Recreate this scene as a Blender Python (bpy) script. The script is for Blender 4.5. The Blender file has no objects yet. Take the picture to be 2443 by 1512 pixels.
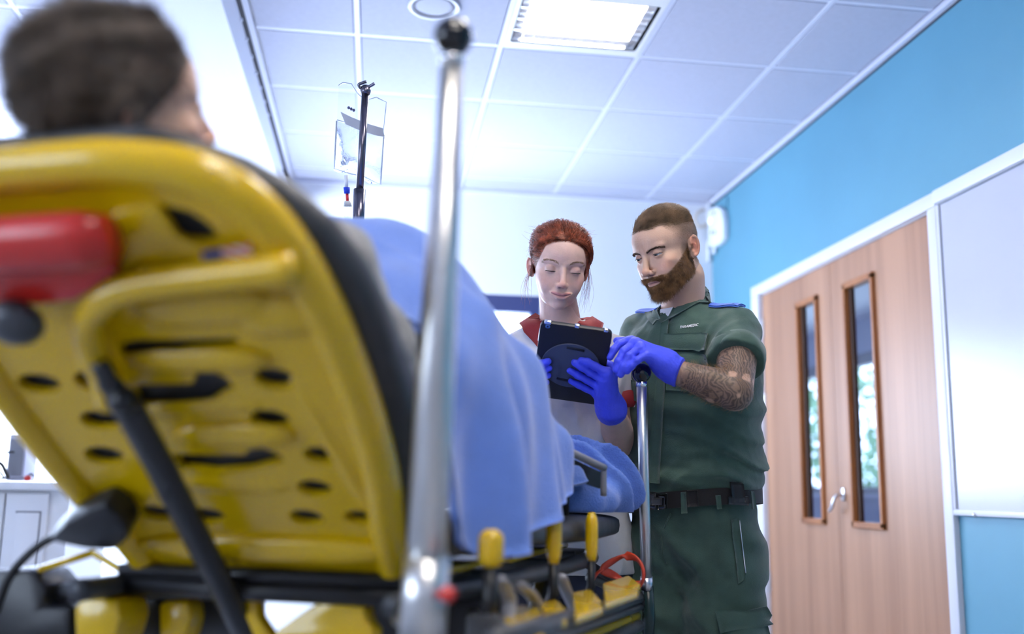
import bpy, bmesh, math, random
import numpy as np
from mathutils import Vector, Matrix
random.seed(7); RNG = np.random.default_rng(11)
scene = bpy.context.scene
COL = scene.collection

# ------------------------------------------------------------------ camera
FPX = 2346.64; YAW, PITCH, ROLL = .1349, .1739, .0174
CAM = np.array([0., 0., 1.0])
_f = np.array([math.sin(YAW)*math.cos(PITCH), math.cos(YAW)*math.cos(PITCH), math.sin(PITCH)])
_r = np.array([math.cos(YAW), -math.sin(YAW), 0.]); _u = np.cross(_r, _f)
RT = math.cos(ROLL)*_r+math.sin(ROLL)*_u; UPV = -math.sin(ROLL)*_r+math.cos(ROLL)*_u; FW = _f
def ray(x, y): return (x-1221.5)/FPX*RT-(y-756)/FPX*UPV+FW
def P(x, y, d): return CAM+ray(x, y)*d            # photo pixel + distance along the view axis -> world point
def onX(x, y, X): v = ray(x, y); return CAM+v*((X-CAM[0])/v[0])
def onY(x, y, Y): v = ray(x, y); return CAM+v*((Y-CAM[1])/v[1])
def onZ(x, y, Z): v = ray(x, y); return CAM+v*((Z-CAM[2])/v[2])

cam_data = bpy.data.cameras.new('camera'); cam = bpy.data.objects.new('camera', cam_data); COL.objects.link(cam)
cam_data.sensor_fit = 'HORIZONTAL'; cam_data.sensor_width = 36.0; cam_data.lens = FPX*36.0/2443.0
cam_data.clip_start = .05; cam_data.clip_end = 200
M = Matrix(((RT[0], UPV[0], -FW[0], CAM[0]), (RT[1], UPV[1], -FW[1], CAM[1]), (RT[2], UPV[2], -FW[2], CAM[2]), (0, 0, 0, 1)))
cam.matrix_world = M
cam_data.dof.use_dof = True; cam_data.dof.focus_distance = 2.62; cam_data.dof.aperture_fstop = 1.4
cam_data.dof.aperture_blades = 0
scene.camera = cam
scene.view_settings.view_transform = 'Standard'; scene.view_settings.look = 'None'
scene.view_settings.exposure = 0.12; scene.view_settings.gamma = 1.0
scene.view_settings.use_curve_mapping = False

# ------------------------------------------------------------------ daylight
world = bpy.data.worlds.new('sky'); scene.world = world; world.use_nodes = True
wn = world.node_tree; wn.nodes.clear()
wo = wn.nodes.new('ShaderNodeOutputWorld'); wb = wn.nodes.new('ShaderNodeBackground')
wb.inputs[0].default_value = (.72, .84, 1.0, 1); wb.inputs[1].default_value = 7.0
wn.links.new(wb.outputs[0], wo.inputs[0])
def area_light(name, loc, direction, sx, sy, power, color, spread=math.pi):
    ld = bpy.data.lights.new(name, 'AREA'); ld.shape = 'RECTANGLE'; ld.size = sx; ld.size_y = sy
    ld.energy = power; ld.color = color; ld.spread = spread
    o = bpy.data.objects.new(name, ld); COL.objects.link(o); o.location = loc
    o.rotation_euler = Vector(direction).to_track_quat('-Z', 'Y').to_euler()
    return o
XL, XR, YF, YB, H = -3.0, 2.095, -1.9, 5.924, 2.854
# daylight entering through the window of the back wall and the window of the left wall
area_light('daylight_back_window', (.2, YB+.10, 1.5), (0, -1, .75), 1.4, 1.15, 70, (.68, .80, 1.0))
area_light('daylight_left_window', (XL-.10, 4.75, 1.65), (.62, 1, .12), 1.7, 1.4, 300, (.72, .84, 1.0), 2.2)
area_light('daylight_left_window_near', (XL-.10, .2, 1.65), (1, .1, .0), 2.4, 1.4, 20, (.86, .91, 1.0))

# ------------------------------------------------------------------ object helpers
def link(o, parent=None):
    COL.objects.link(o)
    if parent is not None: o.parent = parent
    return o
def tag(o, label=None, cat=None, group=None, kind=None):
    if label: o['label'] = label
    if cat: o['category'] = cat
    if group: o['group'] = group
    if kind: o['kind'] = kind
    return o
def wloc(o):
    p = np.zeros(3)
    while o is not None:
        p = p+np.array(o.location); o = o.parent
    return p
def thing(name, loc, label=None, cat=None, group=None, kind=None):
    o = bpy.data.objects.new(name, None); o.empty_display_size = .05; link(o); o.location = tuple(map(float, loc))
    return tag(o, label, cat, group, kind)
def obj(name, vf, mat, parent=None, smooth=True, auto=None, col=None):
    """one mesh object; vertices are given in world space"""
    v, f = vf
    v = np.asarray(v, float)
    if parent is None:
        o_loc = np.array([(v[:, 0].min()+v[:, 0].max())/2, (v[:, 1].min()+v[:, 1].max())/2, v[:, 2].min()])
    else:
        o_loc = wloc(parent)
    me = bpy.data.meshes.new(name)
    fa = np.asarray(f) if not isinstance(f, list) else None
    if fa is not None and fa.ndim == 2:
        me.vertices.add(len(v)); me.vertices.foreach_set('co', (v-o_loc).astype(np.float32).ravel())
        k = fa.shape[1]; n = len(fa)
        me.loops.add(n*k); me.loops.foreach_set('vertex_index', fa.astype(np.int32).ravel())
        me.polygons.add(n); me.polygons.foreach_set('loop_start', (np.arange(n)*k).astype(np.int32))
        try: me.polygons.foreach_set('loop_total', np.full(n, k, np.int32))
        except Exception: pass
        me.update(calc_edges=True); me.validate()
    else:
        me.from_pydata((v-o_loc).tolist(), [], [tuple(map(int, q)) for q in f]); me.update()
    if col is not None:
        at = me.color_attributes.new('Col', 'FLOAT_COLOR', 'POINT')
        c4 = np.concatenate([np.asarray(col, np.float32), np.ones((len(v), 1), np.float32)], 1) if np.asarray(col).shape[1] == 3 else np.asarray(col, np.float32)
        at.data.foreach_set('color', c4.ravel())
    if smooth:
        if auto is None: me.polygons.foreach_set('use_smooth', np.ones(len(me.polygons), bool))
        else: me.set_sharp_from_angle(angle=math.radians(auto)) if hasattr(me, 'set_sharp_from_angle') else None
        me.polygons.foreach_set('use_smooth', np.ones(len(me.polygons), bool))
    me.materials.append(mat)
    o = bpy.data.objects.new(name, me); link(o, parent)
    if parent is None: o.location = tuple(o_loc)
    return o
def clone(o, offset, parent=None):
    c = o.copy(); COL.objects.link(c); c.parent = parent
    c.location = tuple(np.array(o.location)+np.asarray(offset)); return c
def join(parts):
    V, Fs, n = [], [], 0
    for v, f in parts:
        v = np.asarray(v, float); V.append(v)
        for q in (f.tolist() if isinstance(f, np.ndarray) else f): Fs.append(tuple(int(i)+n for i in q))
        n += len(v)
    return np.concatenate(V), Fs
def box(lo, hi):
    x0, y0, z0 = lo; x1, y1, z1 = hi
    v = [(x0, y0, z0), (x1, y0, z0), (x1, y1, z0), (x0, y1, z0), (x0, y0, z1), (x1, y0, z1), (x1, y1, z1), (x0, y1, z1)]
    return np.array(v, float), [(0, 3, 2, 1), (4, 5, 6, 7), (0, 1, 5, 4), (1, 2, 6, 5), (2, 3, 7, 6), (3, 0, 4, 7)]
def bbox(lo, hi, bev=.005, seg=2):
    """box with rounded edges"""
    bm = bmesh.new(); v, f = box(lo, hi); vs = [bm.verts.new(p) for p in v]
    for q in f: bm.faces.new([vs[i] for i in q])
    bev = min(bev, .49*min(abs(np.array(hi)-np.array(lo))))
    bmesh.ops.bevel(bm, geom=list(bm.edges), offset=bev, segments=seg, profile=.5, affect='EDGES')
    return from_bm(bm)
def from_bm(bm):
    bm.verts.index_update()
    v = np.array([p.co[:] for p in bm.verts]); f = [tuple(q.index for q in fa.verts) for fa in bm.faces]; bm.free()
    return v, f
def xf(vf, R=None, t=(0, 0, 0), s=1.0):
    v, f = vf; v = np.asarray(v)*s
    if R is not None: v = v@np.asarray(R).T
    return v+np.asarray(t), f
def frame(x, y, z): return np.stack([x, y, z], 1)      # columns are the local axes
def unit(a): a = np.asarray(a, float); return a/np.linalg.norm(a)
def rotm(axis, deg):
    return np.array(Matrix.Rotation(math.radians(deg), 3, axis if isinstance(axis, str) else Vector(axis)))
def bez(pts, n=8, closed=False):
    """Catmull-Rom through points"""
    p = np.asarray(pts, float); m = len(p); out = []
    rng = range(m if closed else m-1)
    for i in rng:
        if closed: a, b, c, d = p[(i-1) % m], p[i], p[(i+1) % m], p[(i+2) % m]
        else: a, b, c, d = p[max(i-1, 0)], p[i], p[i+1], p[min(i+2, m-1)]
        for t in np.linspace(0, 1, n, endpoint=False):
            out.append(.5*((2*b)+(-a+c)*t+(2*a-5*b+4*c-d)*t*t+(-a+3*b-3*c+d)*t**3))
    if not closed: out.append(p[-1])
    return np.array(out)
def tube(path, r, seg=12, cap=True, closed=False, flat=1.0, up=None):
    """swept tube; r scalar or per-point; flat squashes the section along its second axis"""
    p = np.asarray(path, float); n = len(p); r = np.broadcast_to(np.asarray(r, float), (n,))
    if closed: tan = np.roll(p, -1, 0)-np.roll(p, 1, 0)
    else:
        tan = np.gradient(p, axis=0)
    tan /= np.maximum(np.linalg.norm(tan, axis=1), 1e-9)[:, None]
    a = np.array(up, float) if up is not None else np.array([0, 0, 1.])
    if up is None and abs(tan[0] @ a) > .9: a = np.array([1., 0, 0])
    V = []; nrm = None
    for i in range(n):
        base = a if (nrm is None or up is not None) else nrm
        nrm = base-tan[i]*(base@tan[i]); l = np.linalg.norm(nrm)
        nrm = nrm/l if l > 1e-6 else np.array([1., 0, 0])
        bi = np.cross(tan[i], nrm)
        th = np.linspace(0, 2*math.pi, seg, endpoint=False)
        V.append(p[i]+r[i]*(np.cos(th)[:, None]*bi+flat*np.sin(th)[:, None]*nrm))
    V = np.concatenate(V); Fs = []
    m = n if closed else n-1
    for i in range(m):
        j = (i+1) % n
        for k in range(seg):
            Fs.append((i*seg+k, i*seg+(k+1) % seg, j*seg+(k+1) % seg, j*seg+k))
    if cap and not closed:
        Fs.append(tuple(range(seg))[::-1]); Fs.append(tuple((n-1)*seg+k for k in range(seg)))
    return V, Fs
def lathe(prof, seg=24, origin=(0, 0, 0), R=None):
    """profile [(r,z)...] about local z"""
    pr = np.asarray(prof, float); th = np.linspace(0, 2*math.pi, seg, endpoint=False)
    V = np.concatenate([np.stack([r*np.cos(th), r*np.sin(th), np.full(seg, z)], 1) for r, z in pr]); Fs = []
    for i in range(len(pr)-1):
        for k in range(seg):
            Fs.append((i*seg+k, i*seg+(k+1) % seg, (i+1)*seg+(k+1) % seg, (i+1)*seg+k))
    Fs.append(tuple(range(seg))[::-1]); Fs.append(tuple((len(pr)-1)*seg+k for k in range(seg)))
    if R is not None: V = V@np.asarray(R).T
    return V+np.asarray(origin), Fs
def prism(poly, z0, z1, R=None, t=(0, 0, 0), bev=0):
    """extruded polygon (local xy) from z0 to z1"""
    p = np.asarray(poly, float); n = len(p)
    bm = bmesh.new()
    a = [bm.verts.new((x, y, z0)) for x, y in p]; b = [bm.verts.new((x, y, z1)) for x, y in p]
    bm.faces.new(a[::-1]); bm.faces.new(b)
    for i in range(n): bm.faces.new((a[i], a[(i+1) % n], b[(i+1) % n], b[i]))
    bmesh.ops.recalc_face_normals(bm, faces=list(bm.faces))
    if bev: bmesh.ops.bevel(bm, geom=list(bm.edges), offset=bev, segments=2, profile=.5, affect='EDGES', clamp_overlap=True)
    v, f = from_bm(bm)
    if R is not None: v = v@np.asarray(R).T
    return v+np.asarray(t), f
def ball(c, r, seg=20, rings=12, R=None):
    r = np.broadcast_to(np.asarray(r, float), (3,))
    V = []; Fs = []
    for i in range(rings+1):
        ph = math.pi*i/rings
        for k in range(seg):
            th = 2*math.pi*k/seg; V.append((r[0]*math.sin(ph)*math.cos(th), r[1]*math.sin(ph)*math.sin(th), r[2]*math.cos(ph)))
    for i in range(rings):
        for k in range(seg): Fs.append((i*seg+k, (i+1)*seg+k, (i+1)*seg+(k+1) % seg, i*seg+(k+1) % seg))
    V = np.array(V)
    if R is not None: V = V@np.asarray(R).T
    return V+np.asarray(c), Fs
def sheet(grid, thick=.0):
    """grid (m,n,3) of points -> surface, optionally thickened along its normals"""
    g = np.asarray(grid, float); m, n = g.shape[:2]
    idx = np.arange(m*n).reshape(m, n)
    q = np.stack([idx[:-1, :-1], idx[1:, :-1], idx[1:, 1:], idx[:-1, 1:]], -1).reshape(-1, 4)
    v = g.reshape(-1, 3)
    if not thick: return v, q
    du = np.gradient(g, axis=0); dv = np.gradient(g, axis=1); nn = np.cross(du, dv); nn /= np.maximum(np.linalg.norm(nn, axis=2), 1e-9)[..., None]
    v2 = (g-nn*thick).reshape(-1, 3); N = m*n
    Fs = [tuple(a) for a in q]+[tuple((a+N)[::-1]) for a in q]
    edge = list(idx[0, :])+list(idx[1:, -1])+list(idx[-1, :-1][::-1])+list(idx[1:-1, 0][::-1])
    for a, b in zip(edge, edge[1:]+edge[:1]): Fs.append((b, a, a+N, b+N))
    return np.concatenate([v, v2]), Fs

# ------------------------------------------------------------------ materials
def mat(name, color, rough=.5, metal=0., var=.0, vscale=8., bump=.0, bscale=60., spec=.5, coat=0., trans=0., alpha=1., sheen=0., vcol=False, ior=1.45, stretch=None, sss=0.):
    m = bpy.data.materials.new(name); m.use_nodes = True; nt = m.node_tree; b = nt.nodes['Principled BSDF']
    L = nt.links.new
    b.inputs['Base Color'].default_value = (*color, 1); b.inputs['Roughness'].default_value = rough; b.inputs['Metallic'].default_value = metal
    b.inputs['Specular IOR Level'].default_value = spec; b.inputs['IOR'].default_value = ior
    b.inputs['Coat Weight'].default_value = coat; b.inputs['Transmission Weight'].default_value = trans; b.inputs['Alpha'].default_value = alpha
    b.inputs['Sheen Weight'].default_value = sheen
    if sss:
        b.inputs['Subsurface Weight'].default_value = sss; b.inputs['Subsurface Radius'].default_value = (.9, .35, .2); b.inputs['Subsurface Scale'].default_value = .006
    tc = nt.nodes.new('ShaderNodeTexCoord'); src = tc.outputs['Object']
    if stretch is not None:
        mp = nt.nodes.new('ShaderNodeMapping'); mp.inputs['Scale'].default_value = stretch; L(src, mp.inputs[0]); src = mp.outputs[0]
    if vcol:
        at = nt.nodes.new('ShaderNodeVertexColor'); at.layer_name = 'Col'; colsrc = at.outputs[0]
    else: colsrc = None
    if var:
        n = nt.nodes.new('ShaderNodeTexNoise'); n.inputs['Scale'].default_value = vscale; n.inputs['Detail'].default_value = 5; L(src, n.inputs['Vector'])
        r = nt.nodes.new('ShaderNodeMapRange'); r.inputs[1].default_value = .3; r.inputs[2].default_value = .7; r.inputs[3].default_value = 1-var; r.inputs[4].default_value = 1+var
        L(n.outputs['Fac'], r.inputs[0])
        mx = nt.nodes.new('ShaderNodeVectorMath'); mx.operation = 'SCALE'
        if colsrc is not None: L(colsrc, mx.inputs[0])
        else: mx.inputs[0].default_value = color
        L(r.outputs[0], mx.inputs['Scale']); colsrc = mx.outputs[0]
    if colsrc is not None: L(colsrc, b.inputs['Base Color'])
    if bump:
        n2 = nt.nodes.new('ShaderNodeTexNoise'); n2.inputs['Scale'].default_value = bscale; n2.inputs['Detail'].default_value = 4; L(src, n2.inputs['Vector'])
        bp = nt.nodes.new('ShaderNodeBump'); bp.inputs['Strength'].default_value = bump; bp.inputs['Distance'].default_value = .01
        L(n2.outputs['Fac'], bp.inputs['Height']); L(bp.outputs[0], b.inputs['Normal'])
    return m
def emis(name, color, strength):
    m = bpy.data.materials.new(name); m.use_nodes = True; b = m.node_tree.nodes['Principled BSDF']
    b.inputs['Base Color'].default_value = (*color, 1); b.inputs['Emission Color'].default_value = (*color, 1); b.inputs['Emission Strength'].default_value = strength
    return m
def glass_mat(name, tint, mixf=.12):
    """thin architectural glass: mostly transparent with a glossy reflection"""
    m = bpy.data.materials.new(name); m.use_nodes = True; nt = m.node_tree; nt.nodes.clear()
    o = nt.nodes.new('ShaderNodeOutputMaterial'); t = nt.nodes.new('ShaderNodeBsdfTransparent'); g = nt.nodes.new('ShaderNodeBsdfGlossy')
    t.inputs[0].default_value = (*tint, 1); g.inputs['Roughness'].default_value = .03
    mx = nt.nodes.new('ShaderNodeMixShader'); lw_ = nt.nodes.new('ShaderNodeLayerWeight'); lw_.inputs[0].default_value = .5; pw = nt.nodes.new('ShaderNodeMath'); pw.operation = 'POWER'; pw.inputs[1].default_value = 4.0; fr = nt.nodes.new('ShaderNodeMath'); fr.operation = 'MULTIPLY_ADD'; fr.inputs[1].default_value = .6; fr.inputs[2].default_value = .02
    nt.links.new(lw_.outputs['Facing'], pw.inputs[0]); nt.links.new(pw.outputs[0], fr.inputs[0]); nt.links.new(fr.outputs[0], mx.inputs[0]); nt.links.new(t.outputs[0], mx.inputs[1]); nt.links.new(g.outputs[0], mx.inputs[2]); nt.links.new(mx.outputs[0], o.inputs[0])
    return m
def wood_mat(name, c1, c2, scale=(30, 30, 1.2), rough=.38):
    m = bpy.data.materials.new(name); m.use_nodes = True; nt = m.node_tree; b = nt.nodes['Principled BSDF']; L = nt.links.new
    tc = nt.nodes.new('ShaderNodeTexCoord'); mp = nt.nodes.new('ShaderNodeMapping'); mp.inputs['Scale'].default_value = scale; L(tc.outputs['Object'], mp.inputs[0])
    n1 = nt.nodes.new('ShaderNodeTexNoise'); n1.inputs['Scale'].default_value = .38; n1.inputs['Detail'].default_value = 2; L(mp.outputs[0], n1.inputs['Vector'])
    n2 = nt.nodes.new('ShaderNodeTexNoise'); n2.inputs['Scale'].default_value = 3.2; n2.inputs['Detail'].default_value = 6; L(mp.outputs[0], n2.inputs['Vector'])
    ma = nt.nodes.new('ShaderNodeMath'); ma.operation = 'MULTIPLY_ADD'; ma.inputs[1].default_value = .35; L(n2.outputs['Fac'], ma.inputs[0]); L(n1.outputs['Fac'], ma.inputs[2])
    cr = nt.nodes.new('ShaderNodeValToRGB'); cr.color_ramp.elements[0].position = .46; cr.color_ramp.elements[1].position = .86
    cr.color_ramp.elements[0].color = (*c1, 1); cr.color_ramp.elements[1].color = (*c2, 1)
    L(ma.outputs[0], cr.inputs[0]); L(cr.outputs[0], b.inputs['Base Color']); b.inputs['Roughness'].default_value = rough
    return m
MW = mat('white_gloss_paint', (.70, .70, .77), .30)
MWS = mat('white_satin', (.78, .78, .84), .5)
MBLACK = mat('black_plastic', (.012, .012, .014), .38, var=.2, vscale=20)
MBLACKG = mat('black_gloss', (.006, .006, .008), .09, coat=.5)
MCHROME = mat('chrome', (.86, .86, .88), .16, 1.0)
MSTEEL = mat('brushed_steel', (.62, .62, .66), .28, 1.0, var=.06, vscale=40)
MDGREY = mat('dark_grey_metal', (.06, .062, .07), .42, .3, var=.15, vscale=14)
MGREYP = mat('grey_plastic', (.22, .22, .25), .45)
MYEL = mat('yellow_powder_coat', (.64, .40, .001), .24, var=.03, vscale=3, coat=.35)
# ================================================================== THE ROOM
MCEIL = mat('ceiling_tile_board', (.50, .51, .62), .85, var=.03, vscale=40, bump=.12, bscale=420)
MGRID = mat('ceiling_grid_white', (.68, .69, .82), .45)
MWALLB = mat('blue_wall_paint', (.105, .29, .40), .5, var=.04, vscale=2.2, bump=.03, bscale=220)
MWALLW = mat('white_wall_paint', (.80, .81, .86), .6, var=.02, vscale=2, bump=.03, bscale=200)
MFLOOR = mat('grey_vinyl_floor', (.26, .27, .30), .35, var=.08, vscale=60)
MDOOR = wood_mat('door_veneer', (.28, .130, .068), (.43, .225, .128), (16, 16, .55), .42)
MBEAD = wood_mat('bead_hardwood', (.26, .085, .022), (.40, .15, .045), (20, 20, 2.0), .38)
MGAP = mat('painted_gap_shade', (.03, .03, .045), .7)  # near-black colour stands in for the shade in ceiling gaps
WT = .16
tag(obj('floor', box((XL-WT, YF-WT, -.1), (XR+WT, YB+WT, 0)), MFLOOR, smooth=False), kind='structure')
# right (blue) wall with the double door opening
DY0, DY1, DZ = 3.43, 5.129, 2.085
tag(obj('wall_right', join([box((XR, YF, 0), (XR+WT, DY0-.05, H)), box((XR, DY1+.05, 0), (XR+WT, YB, H)),
    box((XR, DY0-.05, DZ+.05), (XR+WT, DY1+.05, H))]), MWALLB, smooth=False), kind='structure')
# back wall with a window
WX0, WX1, WZ0, WZ1 = -.55, .98, .92, 2.187
tag(obj('wall_back', join([box((XL-WT, YB, 0), (WX0, YB+WT, H)), box((WX1, YB, 0), (XR+WT, YB+WT, H)),
    box((WX0, YB, 0), (WX1, YB+WT, WZ0)), box((WX0, YB, WZ1), (WX1, YB+WT, H))]), MWALLW, smooth=False), kind='structure')
LW = [(-1.0, 1.4), (3.85, 5.65)]
lw = [box((XL-WT, YF-WT, 0), (XL, YB, .9)), box((XL-WT, YF-WT, 2.35), (XL, YB, H)), box((XL-WT, YF-WT, .9), (XL, LW[0][0], 2.35)),
      box((XL-WT, LW[0][1], .9), (XL, LW[1][0], 2.35)), box((XL-WT, LW[1][1], .9), (XL, YB, 2.35))]
tag(obj('wall_left', join(lw), MWALLW, smooth=False), kind='structure')
tag(obj('wall_front', box((XL-WT, YF-WT, 0), (XR+WT, YF, H)), mat('grey_wall_paint', (.42, .42, .46), .6), smooth=False), kind='structure')
MGLASS = glass_mat('window_glass', (.93, .96, 1.0))
MFRAMEB = mat('dark_blue_window_frame', (.035, .05, .16), .4)
def window(name, a, b, z0, z1, axis, at, framem, nm):
    """a..b along the wall, z0..z1; mullions split it into nm panes"""
    w = thing(name, (at, (a+b)/2, z0) if axis == 'x' else ((a+b)/2, at, z0), kind='structure')
    fw = .06
    def bx(p0, p1, q0, q1, d0, d1):
        return box((at+d0, p0, q0), (at+d1, p1, q1)) if axis == 'x' else box((p0, at+d0, q0), (p1, at+d1, q1))
    obj('top_rail', bx(a, b, z1-.105, z1, .0, .08), framem, w, False); obj('bottom_rail', bx(a, b, z0, z0+fw, .0, .08), framem, w, False)
    xs = np.linspace(a, b, nm+1)
    for i, x in enumerate(xs):
        x0 = min(max(x-fw/2, a), b-fw)
        obj('mullion', bx(x0, x0+fw, z0+fw, z1-.105, .005, .075), framem, w, False)
    for i in range(nm):
        obj('pane', bx(xs[i]+fw/2, xs[i+1]-fw/2, z0+fw, z1-.105, .035, .041), MGLASS, w, False)
    obj('window_sill', bx(a-.05, b+.05, z0-.03, z0, -.12, .03), MW, w, False)
    return w
window('window_1', WX0, WX1, WZ0, WZ1, 'y', YB, MFRAMEB, 2)
window('window_2', LW[1][0], LW[1][1], .9, 2.35, 'x', XL-.10, MWS, 2)
window('window_3', LW[0][0], LW[0][1], .9, 2.35, 'x', XL-.10, MWS, 2)
for nm, b in (('baseboard_back', box((XL, YB-.018, 0), (XR, YB, .1))), ('baseboard_right', join([box((XR-.018, YF, 0), (XR, DY0-.1, .1)), box((XR-.018, DY1+.1, 0), (XR, YB-.02, .1))])), ('baseboard_left', box((XL, YF, 0), (XL+.018, YB-.02, .1)))):
    tag(obj(nm, b, MW, smooth=False), kind='structure')

# ceiling: 600 mm lay-in tiles in an exposed grid, a dropped beam on the left
GX0, GY0, T = .4582, 3.2829, .6
BX0, BX1, BD = -.92, -.59, .20
ceil = thing('ceiling', (0, 2, H), kind='structure')
tag(ceil, kind='structure')
obj('soffit_slab', box((XL-WT, YF-WT, H+.02), (XR+WT, YB+WT, H+.12)), MWS, ceil, False)
lights_at = [(0, 0)]                          # grid cells (column,row) of the light fittings
gx = [GX0+T*i for i in range(-1, 3)]; gy = [GY0+T*j for j in range(-8, 5)]
xe = [BX1+.025]+gx+[XR-.022]; ye = [YF]+gy+[YB-.02]
FIT = [(0, 0), (0, -3), (-1, -5), (0, -7), (-1, -7)]
fit_cells = [(GX0+T*i, GY0+T*j) for i, j in FIT]
tile_cache = {}
def tile(x0, x1, y0, y1, zz, par):
    g = .0115; w, l = x1-x0-2*g, y1-y0-2*g
    if w < .03 or l < .03: return
    key = (round(w, 3), round(l, 3)); c = np.array([(x0+x1)/2, (y0+y1)/2, zz])
    if key in tile_cache:
        o = bpy.data.objects.new('ceiling_tile', tile_cache[key]); link(o, par); o.location = tuple(c-wloc(par)); return
    # tegular edge: the face of the tile sits a little proud of the grid
    a, b = w/2, l/2; r = .006
    v = [(-a, -b, .012), (a, -b, .012), (a, b, .012), (-a, b, .012), (-a+r, -b+r, -.004), (a-r, -b+r, -.004), (a-r, b-r, -.004), (-a+r, b-r, -.004)]
    f = [(7, 6, 5, 4), (0, 1, 5, 4), (1, 2, 6, 5), (2, 3, 7, 6), (3, 0, 4, 7), (0, 3, 2, 1)]
    o = obj('ceiling_tile', (np.array(v)+wloc(par), f), MCEIL, par, False); tile_cache[key] = o.data
    o.location = tuple(c-wloc(par))
for i in range(len(xe)-1):
    for j in range(len(ye)-1):
        if any(abs(xe[i]-cx) < .01 and abs(ye[j]-cy) < .01 for cx, cy in fit_cells): continue
        tile(xe[i], xe[i+1], ye[j], ye[j+1], H, ceil)
for x in gx: obj('grid_runner', bbox((x-.012, YF, H-.004), (x+.012, YB-.02, H+.014), .002, 1), MGRID, ceil, False)
for y in gy:
    for i in range(len(xe)-1):
        obj('grid_cross_tee', box((xe[i]+.012, y-.012, H-.003), (xe[i+1]-.012, y+.012, H+.012)), MGRID, ceil, False)
# left ceiling field beyond the beam
lx = [XL, -2.69, -2.09, -1.49, BX0]; ly = [YF]+[3.87+T*j for j in range(-9, 4)]+[YB-.02]
for i in range(len(lx)-1):
    for j in range(len(ly)-1): tile(lx[i], lx[i+1], ly[j], ly[j+1], H, ceil)
for x in lx[1:-1]: obj('grid_runner', bbox((x-.012, YF, H-.004), (x+.012, YB-.02, H+.014), .002, 1), MGRID, ceil, False)
for y in ly[1:-1]:
    for i in range(len(lx)-1): obj('grid_cross_tee', box((lx[i]+.012, y-.012, H-.003), (lx[i+1]-.012, y+.012, H+.012)), MGRID, ceil, False)
tag(obj('trim_1', join([box((XR-.024, YF, H-.022), (XR, YB, H+.01)), box((BX1+.006, YF, H-.006), (BX1+.03, YB, H+.01)), box((BX1+.03, YB-.024, H-.022), (XR-.024, YB, H+.01))]), MGRID, smooth=False), kind='structure')
tag(obj('trim_2', box((XR-.004, YF, H-.030), (XR, YB, H-.022)), MGAP, smooth=False), kind='structure')  # thin strip painted dark as the shade line under the wall trim
# dropped beam; the shade of the curtain-track gap is put into dark colour
MBEAM = mat('beam_plaster', (.70, .71, .80), .6)
tag(obj('trim_3', bbox((BX0, YF, H-BD), (BX1, YB, H-.07), .004, 1), MBEAM, smooth=False), kind='structure')
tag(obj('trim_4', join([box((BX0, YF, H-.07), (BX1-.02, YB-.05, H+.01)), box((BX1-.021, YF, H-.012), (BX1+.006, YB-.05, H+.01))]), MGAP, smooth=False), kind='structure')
track = thing('curtain_track', (BX1, 4.5, H-.06), 'thin white curtain track along the top of the ceiling beam', 'track')
obj('rail', bbox((BX1-.016, 3.0, H-.044), (BX1-.004, YB-.3, H-.036), .002, 1), MGRID, track, False)
for k in range(7):
    y = 3.75+.17*k; obj('glider', ball((BX1-.004, y, H-.040), (.007, .014, .007), 8, 6), MGRID, track)

# light fittings: recessed louvre luminaires
MLAMP = emis('lamp_tube', (1.0, .96, .90), 30.0)
MGLOW = emis('added_glow_panel', (1.0, .93, .84), 38.0)  # glowing panel added below the tubes to brighten the fitting
MLOUV = mat('louvre_aluminium', (.80, .84, .90), .14, 1.0)
def luminaire(x0, y0, label):
    t = thing('ceiling_light', (x0+.3, y0+.3, H-.01), label, 'light')
    z = H-.008
    X0, X1, Y0, Y1 = x0+.035, x0+.565, y0+.15, y0+.535
    obj('frame', join([box((x0+.012, y0+.012, z), (x0+.588, Y0, z+.02)), box((x0+.012, Y1, z), (x0+.588, y0+.588, z+.02)),
        box((x0+.012, Y0, z), (X0, Y1, z+.02)), box((X1, Y0, z), (x0+.588, Y1, z+.02))]), mat('lamp_frame', (.82, .80, .78), .4), t, False)
    obj('housing', join([box((X0, Y0, z+.085), (X1, Y1, z+.09)), box((X0-.004, Y0, z), (X0, Y1, z+.09)), box((X1, Y0, z), (X1+.004, Y1, z+.09)), box((X0, Y0-.004, z), (X1, Y0, z+.09)), box((X0, Y1, z), (X1, Y1+.004, z+.09))]), MLOUV, t, False)
    obj('glow_panel', box((X0+.045, Y0+.02, z+.026), (X1-.045, Y1-.035, z+.029)), MGLOW, t, False)
    for k in range(4):
        y = Y0+(Y1-Y0)*(k+.5)/4
        obj('lamp_tube', tube([(X0+.02, y, z+.062), (X1-.02, y, z+.062)], .012, 10), MLAMP, t)
    for k in range(5):
        y = Y0+(Y1-Y0)*k/4; y = min(max(y, Y0+.002), Y1-.002)
        obj('louvre_blade', box((X0, y-.0015, z+.004), (X1, y+.0015, z+.022)), MLOUV, t, False)
    for k in range(1, 12):
        x = X0+(X1-X0)*k/12
        obj('cross_blade', box((x-.001, Y0, z+.008), (x+.001, Y1, z+.022)), MLOUV, t, False)
    return t
luminaire(*fit_cells[0], 'recessed square louvre light glowing white in the tiled ceiling above the two standing people')
for c in fit_cells[1:]: luminaire(*c, 'unseen louvre light added for front fill in the tiled ceiling over the head of the stretcher')['group'] = 'added fill lights over the stretcher'  # unseen fittings, added to light the people from the front
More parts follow.
